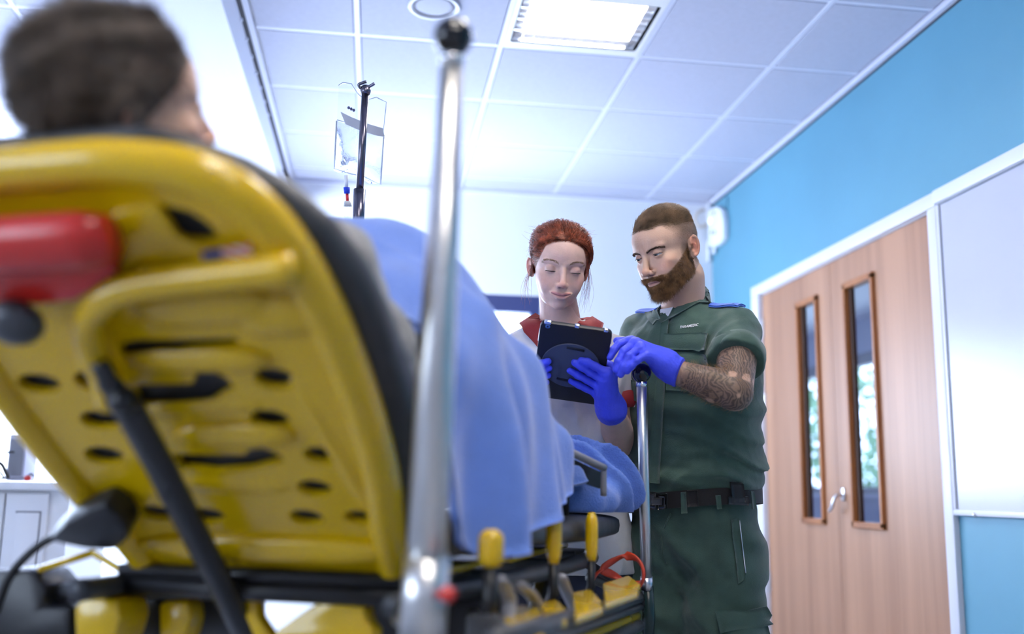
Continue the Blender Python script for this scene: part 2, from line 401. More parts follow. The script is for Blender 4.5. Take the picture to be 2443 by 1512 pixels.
# round ceiling speakers
def ceil_speaker(x, y, label):
    t = thing('ceiling_speaker', (x, y, H-.012), label, 'speaker')
    obj('rim', lathe([(.098, H-.004), (.104, H-.010), (.100, H-.016), (.086, H-.014), (.082, H-.005)], 40, (x, y, 0)), MW, t)
    obj('grille', lathe([(.083, H-.006), (.06, H-.0075), (.03, H-.009), (.0, H-.0095)][::-1], 40, (x, y, 0)), mat('speaker_grille', (.52, .53, .62), .6, bump=.3, bscale=900), t)
ceil_speaker(.158, 3.572, 'round white-rimmed speaker in a ceiling tile beside the square louvre light')
ceil_speaker(-1.79, 3.57, 'round white-rimmed speaker in the ceiling tiles beyond the dropped beam')

# ------------------------------------------------------------------ double door
dr = thing('door_1', (XR, (DY0+DY1)/2, 0), kind='structure')
xf0 = XR-.022
obj('architrave', join([bbox((xf0, DY0-.012-.055, 0), (XR+.03, DY0-.006, DZ+.006), .006), bbox((xf0, DY1+.006, 0), (XR+.03, DY1+.11, DZ+.006), .006),
    bbox((xf0, DY0-.067, DZ+.006), (XR+.03, DY1+.11, DZ+.066), .006)]), MW, dr, True, 40)
obj('door_lining', join([box((XR+.001, DY0-.05, 0), (XR+WT, DY0-.003, DZ+.05)), box((XR+.001, DY1+.003, 0), (XR+WT, DY1+.05, DZ+.05)), box((XR+.001, DY0-.05, DZ+.003), (XR+WT, DY1+.05, DZ+.05))]), MW, dr, False)
DM = 4.307
MVGLASS = glass_mat('vision_glass', (.86, .90, 1.0))
def leaf(y0, y1, p0, p1, z0, z1, hinge_y):
    xd = XR+.004
    o = obj('door_leaf', join([box((xd, y0, .006), (xd+.045, p0, DZ)), box((xd, p1, .006), (xd+.045, y1, DZ)), box((xd, p0, .006), (xd+.045, p1, z0)), box((xd, p0, z1), (xd+.045, p1, DZ))]), MDOOR, dr, False)
    w = .030
    for nm, bx in (('bead', ((xd-.016, p0-.004, z0), (xd+.030, p0+w-.012, z1))), ('bead', ((xd-.016, p1-w+.012, z0), (xd+.030, p1+.004, z1))),
                   ('bead', ((xd-.016, p0-.004, z0-.006), (xd+.030, p1+.004, z0+w-.008))), ('bead', ((xd-.016, p0-.004, z1-w+.008), (xd+.030, p1+.004, z1+.006)))):
        obj(nm, bbox(bx[0], bx[1], .003, 1), MBEAD, o, False)
    obj('glass_stop', join([box((xd+.006, p1-.044, z0+.02), (xd+.0118, p1-.018, z1-.02))]), mat('dark_glazing_strip', (.05, .022, .012), .5), o, False)
    obj('pane', box((xd+.012, p0+.01, z0+.01), (xd+.016, p1-.01, z1-.01)), MVGLASS, o, False)
    for z in (1.90, 1.49, .55):
        obj('hinge', join([tube([(xd-.006, hinge_y, z-.052), (xd-.006, hinge_y, z+.052)], .007, 10), box((xd-.004, hinge_y-.014, z-.05), (xd, hinge_y+.014, z+.05))]), MSTEEL, o, True, 40)
    return o
l1 = leaf(DM+.0015, DY1, 4.44, 4.672, .87, 1.953, DY1-.002)
l2 = leaf(DY0, DM-.0015, 3.893, 4.160, .868, 1.948, DY0+.002)
hx = XR+.004; hp = onX(2013, 1175, hx)
hd = obj('lever_handle', join([bbox((hx-.008, hp[1]-.016, hp[2]-.035), (hx, hp[1]+.018, hp[2]+.022), .004),
    tube(bez([(hx-.004, hp[1], hp[2]-.012), (hx-.035, hp[1]+.002, hp[2]-.014), (hx-.046, hp[1]+.010, hp[2]-.040), (hx-.048, hp[1]+.026, hp[2]-.068), (hx-.046, hp[1]+.052, hp[2]-.082)], 5), .0095, 10, flat=.8)]), MSTEEL, l2, True, 50)

# ------------------------------------------------------------------ the space beyond the doors, seen through the vision panels
CX1 = 4.35
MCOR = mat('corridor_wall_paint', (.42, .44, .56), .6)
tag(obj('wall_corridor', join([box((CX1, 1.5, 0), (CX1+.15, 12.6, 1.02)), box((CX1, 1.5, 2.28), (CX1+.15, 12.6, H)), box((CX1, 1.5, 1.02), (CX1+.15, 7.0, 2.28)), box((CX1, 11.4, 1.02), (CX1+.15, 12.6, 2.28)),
    box((XR+WT, 12.45, 0), (CX1, 12.6, H)), box((XR+WT, 1.5, 0), (CX1, 1.65, H)), box((XR, YB+WT, 0), (XR+WT, 12.6, H))]), MCOR, smooth=False), kind='structure')
tag(obj('floor_corridor', box((XR+WT, 1.5, -.1), (CX1+.15, 12.6, 0)), MFLOOR, smooth=False), kind='structure')
tag(obj('ceiling_corridor', box((XR+WT, 1.5, H-.25), (CX1+.15, 12.6, H-.2)), MWS, smooth=False), kind='structure')
window('window_4', 7.0, 11.4, 1.02, 2.28, 'x', CX1+.02, MGREYP, 4)
area_light('daylight_corridor_window', (CX1+.20, 9.2, 1.65), (-1, 0, -.2), 4.2, 1.1, 60, (.8, .9, 1.0))
# ================================================================== THE STRETCHER
PSI, PHI = math.radians(22), math.radians(40)
SA = np.array([math.sin(PSI), math.cos(PSI), 0.]); SV = np.array([math.cos(PSI), -math.sin(PSI), 0.]); SZ = np.array([0, 0, 1.])
SO = np.array([-.157, 1.55, 0.]); ZH = .892                      # hinge of the backrest
BS = -SA*math.cos(PHI)+SZ*math.sin(PHI); BN = -(SA*math.sin(PHI)+SZ*math.cos(PHI))   # up the backrest, and out of its underside
def sw(v, u, z): return SO+SV*v+SA*u+SZ*z                          # stretcher frame -> world
def bw(v, s, n=0.): return SO+SZ*ZH+SV*v+BS*s+BN*n                 # backrest frame -> world
def on_back(x, y, n=0.):
    h = SO+SZ*ZH+BN*n; q = ray(x, y); t = ((h-CAM)@BN)/(q@BN); w = CAM+q*t-h; return np.array([w@SV, w@BS])
def on_u(x, y, u):
    q = ray(x, y); t = ((SO+SA*u-CAM)@SA)/(q@SA); w = CAM+q*t-SO; return np.array([w@SV, w[2]])
def on_v(x, y, v):
    q = ray(x, y); t = ((SO+SV*v-CAM)@SV)/(q@SV); w = CAM+q*t-SO; return np.array([w@SA, w[2]])
def on_z(x, y, z):
    q = ray(x, y); w = CAM+q*((z-CAM[2])/q[2])-SO; return np.array([w@SV, w@SA])
RB = frame(SV, BS, np.cross(SV, BS)); BSGN = 1 if np.cross(SV, BS)@BN > 0 else -1
st = thing('ambulance_stretcher', sw(0, .2, 0), 'yellow and black ambulance stretcher with its perforated backrest raised', 'stretcher')

# --- backrest: bent tube frame
side = [(.205, -.03), (.212, .05), (.240, .20), (.250, .36), (.245, .50), (.222, .60), (.170, .66), (.085, .682), (0, .685)]
loop = [(v, s) for v, s in side]+[(-v, s) for v, s in side[:-1][::-1]]
pth = bez([bw(v, s, 0) for v, s in loop], 8)
obj('backrest_frame', tube(pth, .0255, 18), MYEL, st)
# --- backrest panel with punched holes
def ell2(cx, cy, a, b, rot=0, n=20):
    t = np.linspace(0, 2*math.pi, n, endpoint=False); c, s = math.cos(rot), math.sin(rot)
    x, y = a*np.cos(t), b*np.sin(t); return np.stack([cx+c*x-s*y, cy+s*x+c*y], 1)
def px_poly(pts, n=0.): return np.array([on_back(x, y, n) for x, y in pts])
outer = np.array([(.20, -.012), (.21, .05), (.238, .20), (.248, .36), (.243, .50), (.220, .60), (.168, .66), (.085, .68), (-.085, .68), (-.168, .66), (-.220, .60), (-.243, .50), (-.248, .36), (-.238, .20), (-.21, .05), (-.20, -.012)])
holes = []
for x, y, a, b in [(100, 905, 46, 19), (660, 893, 44, 21), (648, 990, 42, 19), (246, 992, 44, 18), (254, 1077, 42, 18), (772, 1076, 40, 17), (755, 1154, 38, 16), (498, 1221, 40, 16), (736, 1224, 37, 15), (866, 1224, 38, 14), (378, 1214, 36, 14), (232, 898, 44, 20)]:
    e = ell2(x, y, a*1.16, b*1.22, .13, 18); holes.append(px_poly(e))
for pl in ([(290, 812), (330, 800), (430, 799), (565, 794), (580, 805), (565, 818), (445, 828), (404, 844), (296, 842)],
           [(325, 908), (466, 904), (474, 872), (505, 870), (545, 890), (568, 914), (535, 932), (502, 954), (470, 962), (336, 962)],
           [(415, 1072), (588, 1074), (602, 1060), (634, 1058), (674, 1074), (684, 1092), (644, 1100), (600, 1112), (520, 1118), (436, 1106)],
           [(383, 478), (400, 478), (460, 492), (505, 522), (535, 562), (500, 570), (440, 566), (412, 545)]):
    holes.append(px_poly(pl))
def plate_with_holes(outer, holes, z0, z1):
    """flat plate in local xy, with holes, extruded z0..z1"""
    bm = bmesh.new(); ed = []
    def lp(pts):
        vs = [bm.verts.new((x, y, z0)) for x, y in pts]
        for i in range(len(vs)): ed.append(bm.edges.new((vs[i], vs[(i+1) % len(vs)])))
    lp(outer)
    for h in holes: lp(h)
    bmesh.ops.triangle_fill(bm, use_beauty=True, use_dissolve=False, edges=ed)
    r = bmesh.ops.extrude_face_region(bm, geom=list(bm.faces))
    bmesh.ops.translate(bm, vec=(0, 0, z1-z0), verts=[g for g in r['geom'] if isinstance(g, bmesh.types.BMVert)])
    bmesh.ops.recalc_face_normals(bm, faces=list(bm.faces))
    return from_bm(bm)
ORB = SO+SZ*ZH
panel = obj('backrest_panel', xf(plate_with_holes(outer, holes, -.006, .006), RB, ORB+BN*.002), MYEL, st, False)
def bbar(p0, p1, n, r, flat=.6, m=MYEL, name='rib', par=panel, seg=14):
    """rounded bar on the underside between two photo points"""
    a, b = on_back(*p0, n), on_back(*p1, n); A_, B_ = bw(*a, n), bw(*b, n)
    pts = np.linspace(A_, B_, 10); rr = r*np.array([.35, .8, 1, 1, 1, 1, 1, 1, .8, .35])
    return obj(name, tube(pts, rr, seg, flat=flat, up=BN), m, par)
bbar((310, 862), (640, 858), .012, .018, .5); bbar((330, 985), (640, 960), .006, .014, .35)
bbar((420, 1042), (700, 1036), .012, .020, .45); bbar((360, 1150), (700, 1160), .006, .018, .3)
bbar((330, 1300), (950, 1318), .012, .026, .6); bbar((560, 760), (760, 745), .008, .03, .4)
bbar((330, 745), (650, 720), .010, .026, .5)
bbar((60, 1030), (290, 1290), .004, .016, .5); bbar((700, 900), (905, 1250), .004, .014, .5)
# inner grab loop
il = [(700, 640), (560, 655), (430, 668), (330, 682), (255, 712), (212, 770), (222, 840), (250, 900), (262, 960)]
obj('grab_loop', tube(bez([bw(*on_back(x, y, .035), .035) for x, y in il], 6), .0185, 16), MYEL, st)
obj('grab_loop_plate', prism(px_poly([(275, 500), (380, 480), (430, 560), (520, 600), (650, 590), (660, 650), (300, 690), (230, 700)], .01), -.006, .006, RB, ORB+BN*.012, .003), MYEL, st, True, 40)
# red release bar
MRED = mat('red_release_plastic', (.50, .018, .012), .34, coat=.3)
a = [on_back(x, y, .05) for x, y in ((-190, 600), (-60, 590), (90, 580), (200, 572), (262, 568))]
obj('release_bar', tube(np.array([bw(*q, .05) for q in a]), [.034, .034, .034, .033, .026], 20, flat=.8, up=BN), MRED, st)
obj('release_bar_web', prism(px_poly([(-120, 600), (250, 590), (285, 640), (190, 705), (100, 715), (-120, 700)], .035), -.01, .01, RB, ORB+BN*.035, .004), MRED, st, True, 40)
obj('lock_knob', ball(bw(*on_back(35, 770, .06), .06), (.036, .03, .022), R=RB), MDGREY, st)
# flag sticker next to the grab loop
MFLAG = bpy.data.materials.new('flag_sticker'); MFLAG.use_nodes = True
_nt = MFLAG.node_tree; _b = _nt.nodes['Principled BSDF']; _tc = _nt.nodes.new('ShaderNodeTexCoord'); _wv = _nt.nodes.new('ShaderNodeTexWave'); _wv.bands_direction = 'Y'; _wv.inputs['Scale'].default_value = 2.1
_cr = _nt.nodes.new('ShaderNodeValToRGB'); _cr.color_ramp.interpolation = 'CONSTANT'; _cr.color_ramp.elements[0].color = (.75, .72, .72, 1); _cr.color_ramp.elements[1].color = (.62, .08, .08, 1); _cr.color_ramp.elements[1].position = .5
_nt.links.new(_tc.outputs['Generated'], _wv.inputs['Vector']); _nt.links.new(_wv.outputs['Fac'], _cr.inputs[0]); _nt.links.new(_cr.outputs[0], _b.inputs['Base Color'])
fl = obj('flag_sticker', prism(px_poly([(482, 600), (598, 582), (604, 640), (490, 662)], .02), -.0006, .0006, RB, ORB+BN*.021), MFLAG, st, False)
obj('flag_canton', prism(px_poly([(482, 600), (528, 593), (531, 622), (486, 630)], .022), -.0004, .0004, RB, ORB+BN*.0222), mat('canton_blue', (.05, .07, .25), .5), fl, False)
# black support strut running down from the panel
sp = [(238, 868), (262, 915), (300, 965), (370, 1090), (440, 1225), (520, 1380), (600, 1540)]
obj('support_strut', tube(bez([bw(*on_back(x, y, .05), .05) for x, y in sp], 5), [.014]*5+[.018]*4+list(np.linspace(.023, .023, 22)), 12, flat=.55, up=BN), MBLACK, st)
obj('strut_pin', ball(bw(*on_back(296, 955, .06), .06), .017), MBLACK, st)
# clamp on the left tube, with hose
def upoly(pts, u): return np.array([on_u(x, y, u) for x, y in pts])
RU = frame(SV, SZ, np.cross(SV, SZ))                                  # local xy -> (v,z); local z -> along -u/+u
def uplate(name, pts, u, th, m, bev=.004, par=st):
    return obj(name, prism(upoly(pts, u), -th/2, th/2, RU, SO+SA*u, bev), m, par, True, 40)
obj('frame_clamp', prism(px_poly([(128, 1262), (170, 1222), (226, 1192), (262, 1178), (300, 1205), (322, 1240), (314, 1268), (288, 1288), (225, 1286), (160, 1272)], .035), -.022, .022, RB, ORB+BN*.035, .012), MBLACK, st, True, 40)
obj('drain_hose', tube(bez([sw(q[0], .03, q[1]) for q in [on_u(x, y, .03) for x, y in ((180, 1260), (110, 1290), (60, 1330), (20, 1380), (-10, 1460))]], 6), .007, 8), MBLACK, st)
obj('yellow_rod', tube([sw(*[w for w in (on_u(100, 1356, .05)[0], .05, on_u(100, 1356, .05)[1])]), sw(on_u(222, 1318, .05)[0], .05, on_u(222, 1318, .05)[1])], .006, 8), MYEL, st)

_h = on_u(60, 1420, .08); _r = on_u(222, 1318, .05)
obj('crank_arm', tube([sw(_h[0], .08, _h[1]), sw(-.24, .05, .845)], .014, 10), MDGREY, st)
obj('crank_arm', tube([sw(_r[0], .05, _r[1]), sw(-.235, .03, .85)], .006, 8), MYEL, st)
obj('crank_arm', tube([sw(on_u(100, 1356, .05)[0], .05, on_u(100, 1356, .05)[1]), sw(_h[0], .08, _h[1])], .006, 8), MYEL, st)
# --- litter frame under the seat
ZF = .845
for s_ in (-1, 1):
    obj('side_rail', tube(bez([sw(s_*.245, -.10, ZF), sw(s_*.245, .1, ZF), sw(s_*.29, .3, ZF), sw(s_*.33, .95, ZF), sw(s_*.27, 1.07, ZF), sw(s_*.10, 1.10, ZF), sw(0, 1.102, ZF)], 6), .017, 12), MDGREY, st)
for u_, m in ((.0, MBLACK), (.36, MDGREY), (.70, MDGREY), (.98, MDGREY)):
    w_ = .245 if u_ < .1 else .29
    obj('cross_member', tube([sw(-w_, u_, ZF), sw(w_, u_, ZF)], .015, 12), m, st)
obj('hinge_bar', tube([sw(-.24, -.004, .868), sw(.24, -.004, .868)], .011, 12), MBLACK, st)
def sbox(lo, hi, bev=.006): return xf(bbox(lo, hi, bev), frame(SV, SA, SZ), SO)
obj('seat_panel', sbox((-.235, .02, .862), (.235, .48, .876)), MYEL, st, True, 40)
obj('leg_panel', sbox((-.26, .50, .862), (.26, 1.06, .876)), MYEL, st, True, 40)
obj('front_lip', sbox((-.21, .012, .832), (.21, .022, .841), .003), MYEL, st, True, 40)
# base: folding legs and chassis with wheels
uplate('leg_bracket', [(604, 1378), (634, 1372), (618, 1430), (626, 1470), (668, 1530), (622, 1530), (596, 1470), (590, 1425)], .03, .03, MYEL, .005)
uplate('leg_bracket', [(806, 1376), (838, 1370), (832, 1438), (880, 1442), (886, 1478), (905, 1500), (900, 1535), (660, 1535), (672, 1500), (742, 1452), (800, 1415)], .02, .04, MYEL, .006)
uplate('leg_bracket', [(398, 1430), (468, 1428), (474, 1470), (460, 1535), (400, 1535)], .06, .05, MYEL, .01)
uplate('leg_bracket', [(212, 1440), (236, 1418), (318, 1420), (326, 1468), (306, 1535), (218, 1535)], .0, .08, MYEL, .012)
uplate('crank_housing', [(-40, 1375), (40, 1352), (120, 1352), (160, 1400), (150, 1440), (215, 1440), (212, 1540), (-40, 1540)], .08, .10, MBLACK, .012)
uplate('gear_cover', [(330, 1392), (390, 1372), (480, 1378), (560, 1374), (560, 1422), (470, 1428), (340, 1424)], .10, .06, MDGREY, .008)
uplate('gear_cover', [(330, 1424), (398, 1424), (398, 1540), (326, 1540)], .10, .05, MBLACK, .008)
uplate('gear_cover', [(470, 1424), (620, 1424), (620, 1540), (470, 1540)], .16, .05, MDGREY, .008)
uplate('gear_cover', [(880, 1395), (1200, 1410), (1260, 1540), (880, 1540)], .22, .05, MBLACK, .008)
uplate('under_rail', [(480, 1395), (1040, 1402), (1040, 1440), (480, 1430)], .06, .035, MBLACK, .008)
for s_ in (-1, 1):
    for u0, u1 in ((.10, .88), (.88, .10)):
        o_ = s_*(.20 if u0 < .5 else .235)
        obj('cross_leg', tube([sw(o_, u0, .80), sw(o_, u1, .16)], .019, 12, flat=.7), MYEL if u0 < .5 else MDGREY, st)
    obj('chassis_rail', tube([sw(s_*.22, .02, .15), sw(s_*.22, .96, .15)], .02, 12), MDGREY, st)
for u_ in (.05, .92): obj('chassis_beam', tube([sw(-.22, u_, .15), sw(.22, u_, .15)], .018, 12), MDGREY, st)
MRUB = mat('wheel_rubber', (.05, .05, .055), .6)
for v_, u_ in ((-.24, .02), (.24, .02), (-.24, .95), (.24, .95)):
    w_ = obj('wheel', lathe([(.0, -.017), (.066, -.017), (.074, -.012), (.075, 0), (.074, .012), (.066, .017), (.0, .017)], 28, sw(v_, u_, .075), frame(SA, SZ, SV)), MRUB, st, True, 40)
    obj('hub', lathe([(.0, -.019), (.035, -.019), (.035, .019), (0, .019)], 20, sw(v_, u_, .075), frame(SA, SZ, SV)), MGREYP, w_, True, 40)
    obj('caster_fork', join([tube([sw(v_+.023, u_, .075), sw(v_+.02, u_-.01, .15)], .008, 8), tube([sw(v_-.023, u_, .075), sw(v_-.02, u_-.01, .15)], .008, 8)]), MSTEEL, st)

# --- right side: fold-down side rail with yellow grips, tray and double rail
def vpoint(x, y, v): q = on_v(x, y, v); return sw(v, q[0], q[1])
for x, y0, y1, wpx, v in ((1171, 1262, 1352, 31, .345), (1321, 1172, 1345, 19, .365), (1411, 1222, 1338, 15.5, .385)):
    a, b = vpoint(x+1, y0, v), vpoint(x, y1, v); d = (a-CAM)@FW; r = wpx*d/FPX
    pts = np.linspace(a, b, 9); rr = r*np.array([.45, .9, 1, 1, 1, 1, 1, .92, .6])
    g = obj('side_grip', tube(pts, rr, 16), MYEL, st)
    c = b+(b-a)/np.linalg.norm(b-a)*.05
    obj('grip_stem', tube([b-(b-a)*.05, c, c+SZ*-.05-SV*.02], r*.62, 10), MBLACK, g)
    if x == 1321: obj('grip_post', tube([a-(b-a)*.02, a+SZ*.03-SV*.03+SA*.03, a+SZ*.045-SV*.07+SA*.07], r*.55, 10), MBLACK, g)
    obj('grip_bracket', xf(bbox((-.02, -.022, -.026), (.02, .022, .026), .006), frame(SV, SA, SZ), c+SZ*-.04-SV*.01), MDGREY, st, True, 40)
MGRBAR = mat('grey_bracket_plastic', (.30, .30, .34), .4)
for (x0, y0), (x1, y1), (x2, y2), v in (((1190, 1380), (1215, 1430), (1200, 1530), .35), ((1240, 1395), (1275, 1430), (1290, 1500), .36), ((1338, 1375), (1355, 1420), (1372, 1455), .37)):
    obj('folding_link', tube(bez([vpoint(x0, y0, v), vpoint(x1, y1, v), vpoint(x2, y2, v)], 6), .012, 10, flat=.5), MGRBAR, st)
def zpoly(pts, z): return np.array([on_z(x, y, z) for x, y in pts])
RZ = frame(SV, SA, SZ)
for pl in ([(1205, 1470), (1240, 1452), (1285, 1455), (1292, 1492), (1300, 1540), (1195, 1540)], [(1288, 1448), (1325, 1438), (1350, 1460), (1352, 1488), (1305, 1500)],
           [(1366, 1420), (1408, 1412), (1434, 1440), (1438, 1458), (1372, 1482)], [(1438, 1398), (1500, 1378), (1528, 1400), (1522, 1420), (1444, 1448)]):
    obj('side_tray', prism(zpoly(pl, .808), -.006, .006, RZ, SO+SZ*.808, .003), MYEL, st, True, 40)
def rail3(p0, p1, v, r, m, name):
    a, b = vpoint(*p0, v), vpoint(*p1, v); return obj(name, tube(np.linspace(a, b, 6), r, 14), m, st)
rail3((1180, 1530), (1528, 1424), .425, .0145, MDGREY, 'outer_rail'); rail3((1240, 1550), (1532, 1446), .43, .0085, MDGREY, 'outer_rail')
rail3((1330, 1546), (1520, 1468), .42, .011, MYEL, 'rail_insert'); rail3((1380, 1560), (1524, 1492), .43, .014, MDGREY, 'outer_rail')
obj('rail_bracket', tube([vpoint(1528, 1432, .425), sw(.32, 1.0, .80)], .012, 8), MDGREY, st)
obj('rail_bracket', tube([vpoint(1230, 1520, .425), sw(.27, .2, .80)], .012, 8), MDGREY, st)
# chrome push poles with black ball knobs
MBRUSH = mat('brushed_pole', (.72, .71, .70), .33, 1.0)
def pole(name, top, base, r0, r1, rb, z_sock, sockm=MSTEEL):
    ax = unit(top-base); L_ = np.linalg.norm(top-base)
    p = obj(name, tube([base, base+ax*L_*.5, top-ax*rb*.6], [r1, (r0+r1)/2 if r0 == r1 else r1*.96, r0], 24), MBRUSH, st)
    kn = obj('ball_knob', lathe([(.0, rb), (.35*rb, .93*rb), (.7*rb, .71*rb), (.93*rb, .36*rb), (rb, 0), (.95*rb, -.32*rb), (.75*rb, -.66*rb), (.52*rb, -.86*rb), (.5*rb, -1.0*rb), (.0, -1.0*rb)][::-1], 28, top, frame(*[unit(np.cross([0, 1, 0], ax)), np.cross(ax, unit(np.cross([0, 1, 0], ax))), ax])), MBLACKG, p)
    obj('collar', tube([top-ax*rb*1.35, top-ax*rb*.85], r0*1.12, 20), MCHROME, p)
    obj('socket', tube([base, base+ax*z_sock], r1*1.16, 20), sockm, p)
    return p
nb, nB = P(1081, 88, 1.18), P(1008, 1530, 1.16)
pp = pole('push_pole', nb, nB, .0135, .0235, .0245, .10, MBRUSH)
obj('lock_button', ball(P(1068, 1418, 1.135), .010), MRED, pp)
obj('pole_mount', tube([nB+SZ*.03, sw(.25, -.08, .83)], .016, 10), MDGREY, pp)
fb, fB = P(1530, 889, 2.40), P(1543, 1405, 2.40)
fp = pole('push_pole', fb, fB, .0125, .0135, .0245, .03)
obj('pole_socket', tube([P(1545, 1395, 2.40), P(1548, 1470, 2.40), P(1546, 1540, 2.40)], [.014, .016, .014], 16), mat('dark_green_socket', (.012, .03, .032), .25), fp)
obj('pole_mount', tube([P(1545, 1440, 2.40), sw(.30, 1.06, .83)], .012, 10), MDGREY, fp)
# --- infusion pole on the far side rail
MIVP = mat('dark_chrome_pole', (.16, .15, .19), .25, 1.0)
VI = -.335
hk, lo_ = vpoint(872, 216, VI), vpoint(858, 452, VI); up_ = unit(hk-lo_)
ivp = obj('infusion_pole', tube([hk, lo_], .0105, 16), MIVP, st)
low = vpoint(855, 520, VI); ubot = on_v(855, 520, VI)[0]
obj('pole_sleeve', tube([lo_+up_*.0, low, sw(VI, ubot+.06, .86)], .0165, 16), MIVP, ivp)
obj('pole_clamp', xf(bbox((-.03, -.03, -.03), (.05, .03, .03), .008), frame(SV, SA, SZ), sw(VI, ubot+.06, .86)), MBLACK, st, True, 40)
obj('pole_cap', lathe([(.0, -.012), (.0125, -.012), (.015, -.004), (.015, .008), (.01, .014), (.0, .014)], 16, hk, frame(*[SV, np.cross(up_, SV), up_])), MIVP, ivp)
dI = (hk-CAM)@FW
for pts in ([(872, 213), (860, 210), (856, 202), (864, 198), (874, 195)], [(873, 213), (878, 208), (886, 204), (893, 199)]):
    obj('hook', tube(bez([P(x, y, dI-.012*i/len(pts)) for i, (x, y) in enumerate(pts)], 5), .0045, 8), MIVP, ivp)

# ================================================================== INFUSION BAG
MBAG = mat('clear_bag_film', (.90, .93, 1.0), .08, trans=1.0, ior=1.16, bump=.5, bscale=34)
MFILM = glass_mat('clear_flap_film', (.93, .95, .98))
dB = dI+.03
bag = thing('infusion_bag', P(850, 430, dB), 'clear plastic infusion bag of fluid hanging from the dark infusion pole', 'drip bag')
gr = []
TL, TR, BL, BR = (803, 288), (916, 322), (797, 402), (908, 440)
for i, t in enumerate(np.linspace(0, 1, 15)):
    row = []
    for j, s_ in enumerate(np.linspace(0, 1, 13)):
        x = (TL[0]*(1-s_)+TR[0]*s_)*(1-t)+(BL[0]*(1-s_)+BR[0]*s_)*t; y = (TL[1]*(1-s_)+TR[1]*s_)*(1-t)+(BL[1]*(1-s_)+BR[1]*s_)*t
        y += 6*math.sin(s_*9+1)*t**3
        b_ = (max(0, math.sin(math.pi*s_)))**.6*(max(0, math.sin(math.pi*min(1, .04+t*.96))))**.5
        row.append((x, y, b_*(.020+.010*t)))
    gr.append(row)
gr = np.array(gr)
front = np.array([[P(x, y, dB-b_) for x, y, b_ in r_] for r_ in gr]); back = np.array([[P(x, y, dB+b_+.0005) for x, y, b_ in r_] for r_ in gr])
va, fa = sheet(front); vb_, fb_ = sheet(back)
obj('fluid_pouch', join([(va, fa[:, ::-1]), (vb_, fb_)]), MBAG, bag)
flap = [(808, 204), (818, 197), (838, 200), (852, 222), (872, 240), (898, 232), (922, 244), (914, 318), (804, 286)]
pl = [P(x, y, dB) for x, y in flap]
obj('hanging_flap', join([(np.array(pl), [tuple(range(len(pl)))])]), MFILM, bag, False)
edge_m = mat('bag_seam', (.55, .58, .68), .3, trans=.5)
obj('seam', tube(np.array([P(x, y, dB) for x, y in ((803, 288), (797, 402), (840, 416), (862, 420), (908, 440), (916, 322))]), .0022, 6), edge_m, bag)
obj('seam', tube(np.array([P(x, y, dB) for x, y in flap]), .0018, 6), edge_m, bag)
lab = [(812, 266), (840, 280), (880, 296), (914, 306), (917, 326), (900, 324), (860, 312), (824, 296)]
obj('printed_band', (np.array([P(x, y, dB-.012) for x, y in lab]), [tuple(range(len(lab)))]), mat('band_film', (.50, .51, .56), .5), bag, False)
dk = mat('bag_print', (.10, .10, .2), .6)
for x, y in ((832, 257), (838, 260), (844, 263)): obj('print_mark', ball(P(x, y, dB-.004), (.004, .0015, .005), 8, 6), dk, bag)
obj('bag_port', tube([P(826, 418, dB), P(826, 447, dB)], .0055, 10), mat('port_clear', (.8, .82, .88), .2), bag)
obj('spike_clamp', tube([P(827, 447, dB), P(827.5, 462, dB)], [.0095, .0085], 12), mat('clamp_blue', (.01, .05, .62), .4), bag)
obj('spike', tube([P(828, 462, dB), P(829, 484, dB)], .0045, 10), mat('spike_red', (.6, .02, .03), .4), bag)
obj('chamber_cap', tube([P(829, 480, dB), P(829.5, 493, dB)], [.009, .0125], 14), mat('cap_grey', (.55, .55, .56), .45), bag)
obj('drip_chamber', tube([P(829.5, 493, dB), P(830, 540, dB)], .0105, 14), MFILM, bag)
obj('infusion_tube', tube(bez([P(830, 540, dB), P(832, 580, dB+.02), sw(-.25, .6, 1.15), sw(-.2, .35, 1.12)], 6), .0022, 6), mat('tube_clear', (.75, .78, .84), .2), bag)

# ================================================================== MATTRESS
MMAT = mat('charcoal_mattress_vinyl', (.034, .035, .040), .45, var=.2, vscale=9, bump=.25, bscale=24)
th = .06
def mpoint(v, l, n):
    """l<0 up the backrest, l>0 along the bed; n above the panel"""
    k = 1/(1+math.exp(-l/.03))
    pb = bw(v, -l, -n); ps = sw(v, l, .880+n)
    return pb*(1-k)+ps*k
rows = []
for l in np.concatenate([np.linspace(-.705, -.685, 3), np.linspace(-.65, .1, 26), np.linspace(.14, 1.055, 28), [1.075, 1.09]]):
    e = min(1, (l+.71)/.06) if l < -.6 else (min(1, (1.095-l)/.05) if l > .98 else 1); e = max(0, e)**.5
    hw = (.300-.02*max(0, min(1, (l+.3)/.3)) if l < .05 else .275+min(1, max(0, l-.25)/.5)*.115)*(.92+.08*e)
    if l < -.42: hw = min(hw, np.interp(-l, [.42, .50, .57, .62, .66, .69, .71], [.300, .292, .27, .235, .19, .14, .09]))
    t_ = th*np.interp(l, [-.7, -.55, -.2, .1], [.75, 1.0, 1.35, 1.0])
    ring = []
    for q in np.linspace(0, 2*math.pi, 36, endpoint=False):
        c, s_ = math.cos(q), math.sin(q)
        x = hw*np.sign(c)*abs(c)**.35; y = .010+t_*.5*(1+e*np.sign(s_)*abs(s_)**.4)
        ring.append(mpoint(x, l, y))
    rows.append(ring)
R_ = np.array(rows); m_, n_ = R_.shape[:2]; idx = np.arange(m_*n_).reshape(m_, n_)
q_ = np.stack([idx[:-1], np.roll(idx, -1, 1)[:-1], np.roll(idx, -1, 1)[1:], idx[1:]], -1).reshape(-1, 4)
mtr = obj('stretcher_mattress', (R_.reshape(-1, 3), [tuple(a) for a in q_]+[tuple(idx[0][::-1]), tuple(idx[-1])]), MMAT)
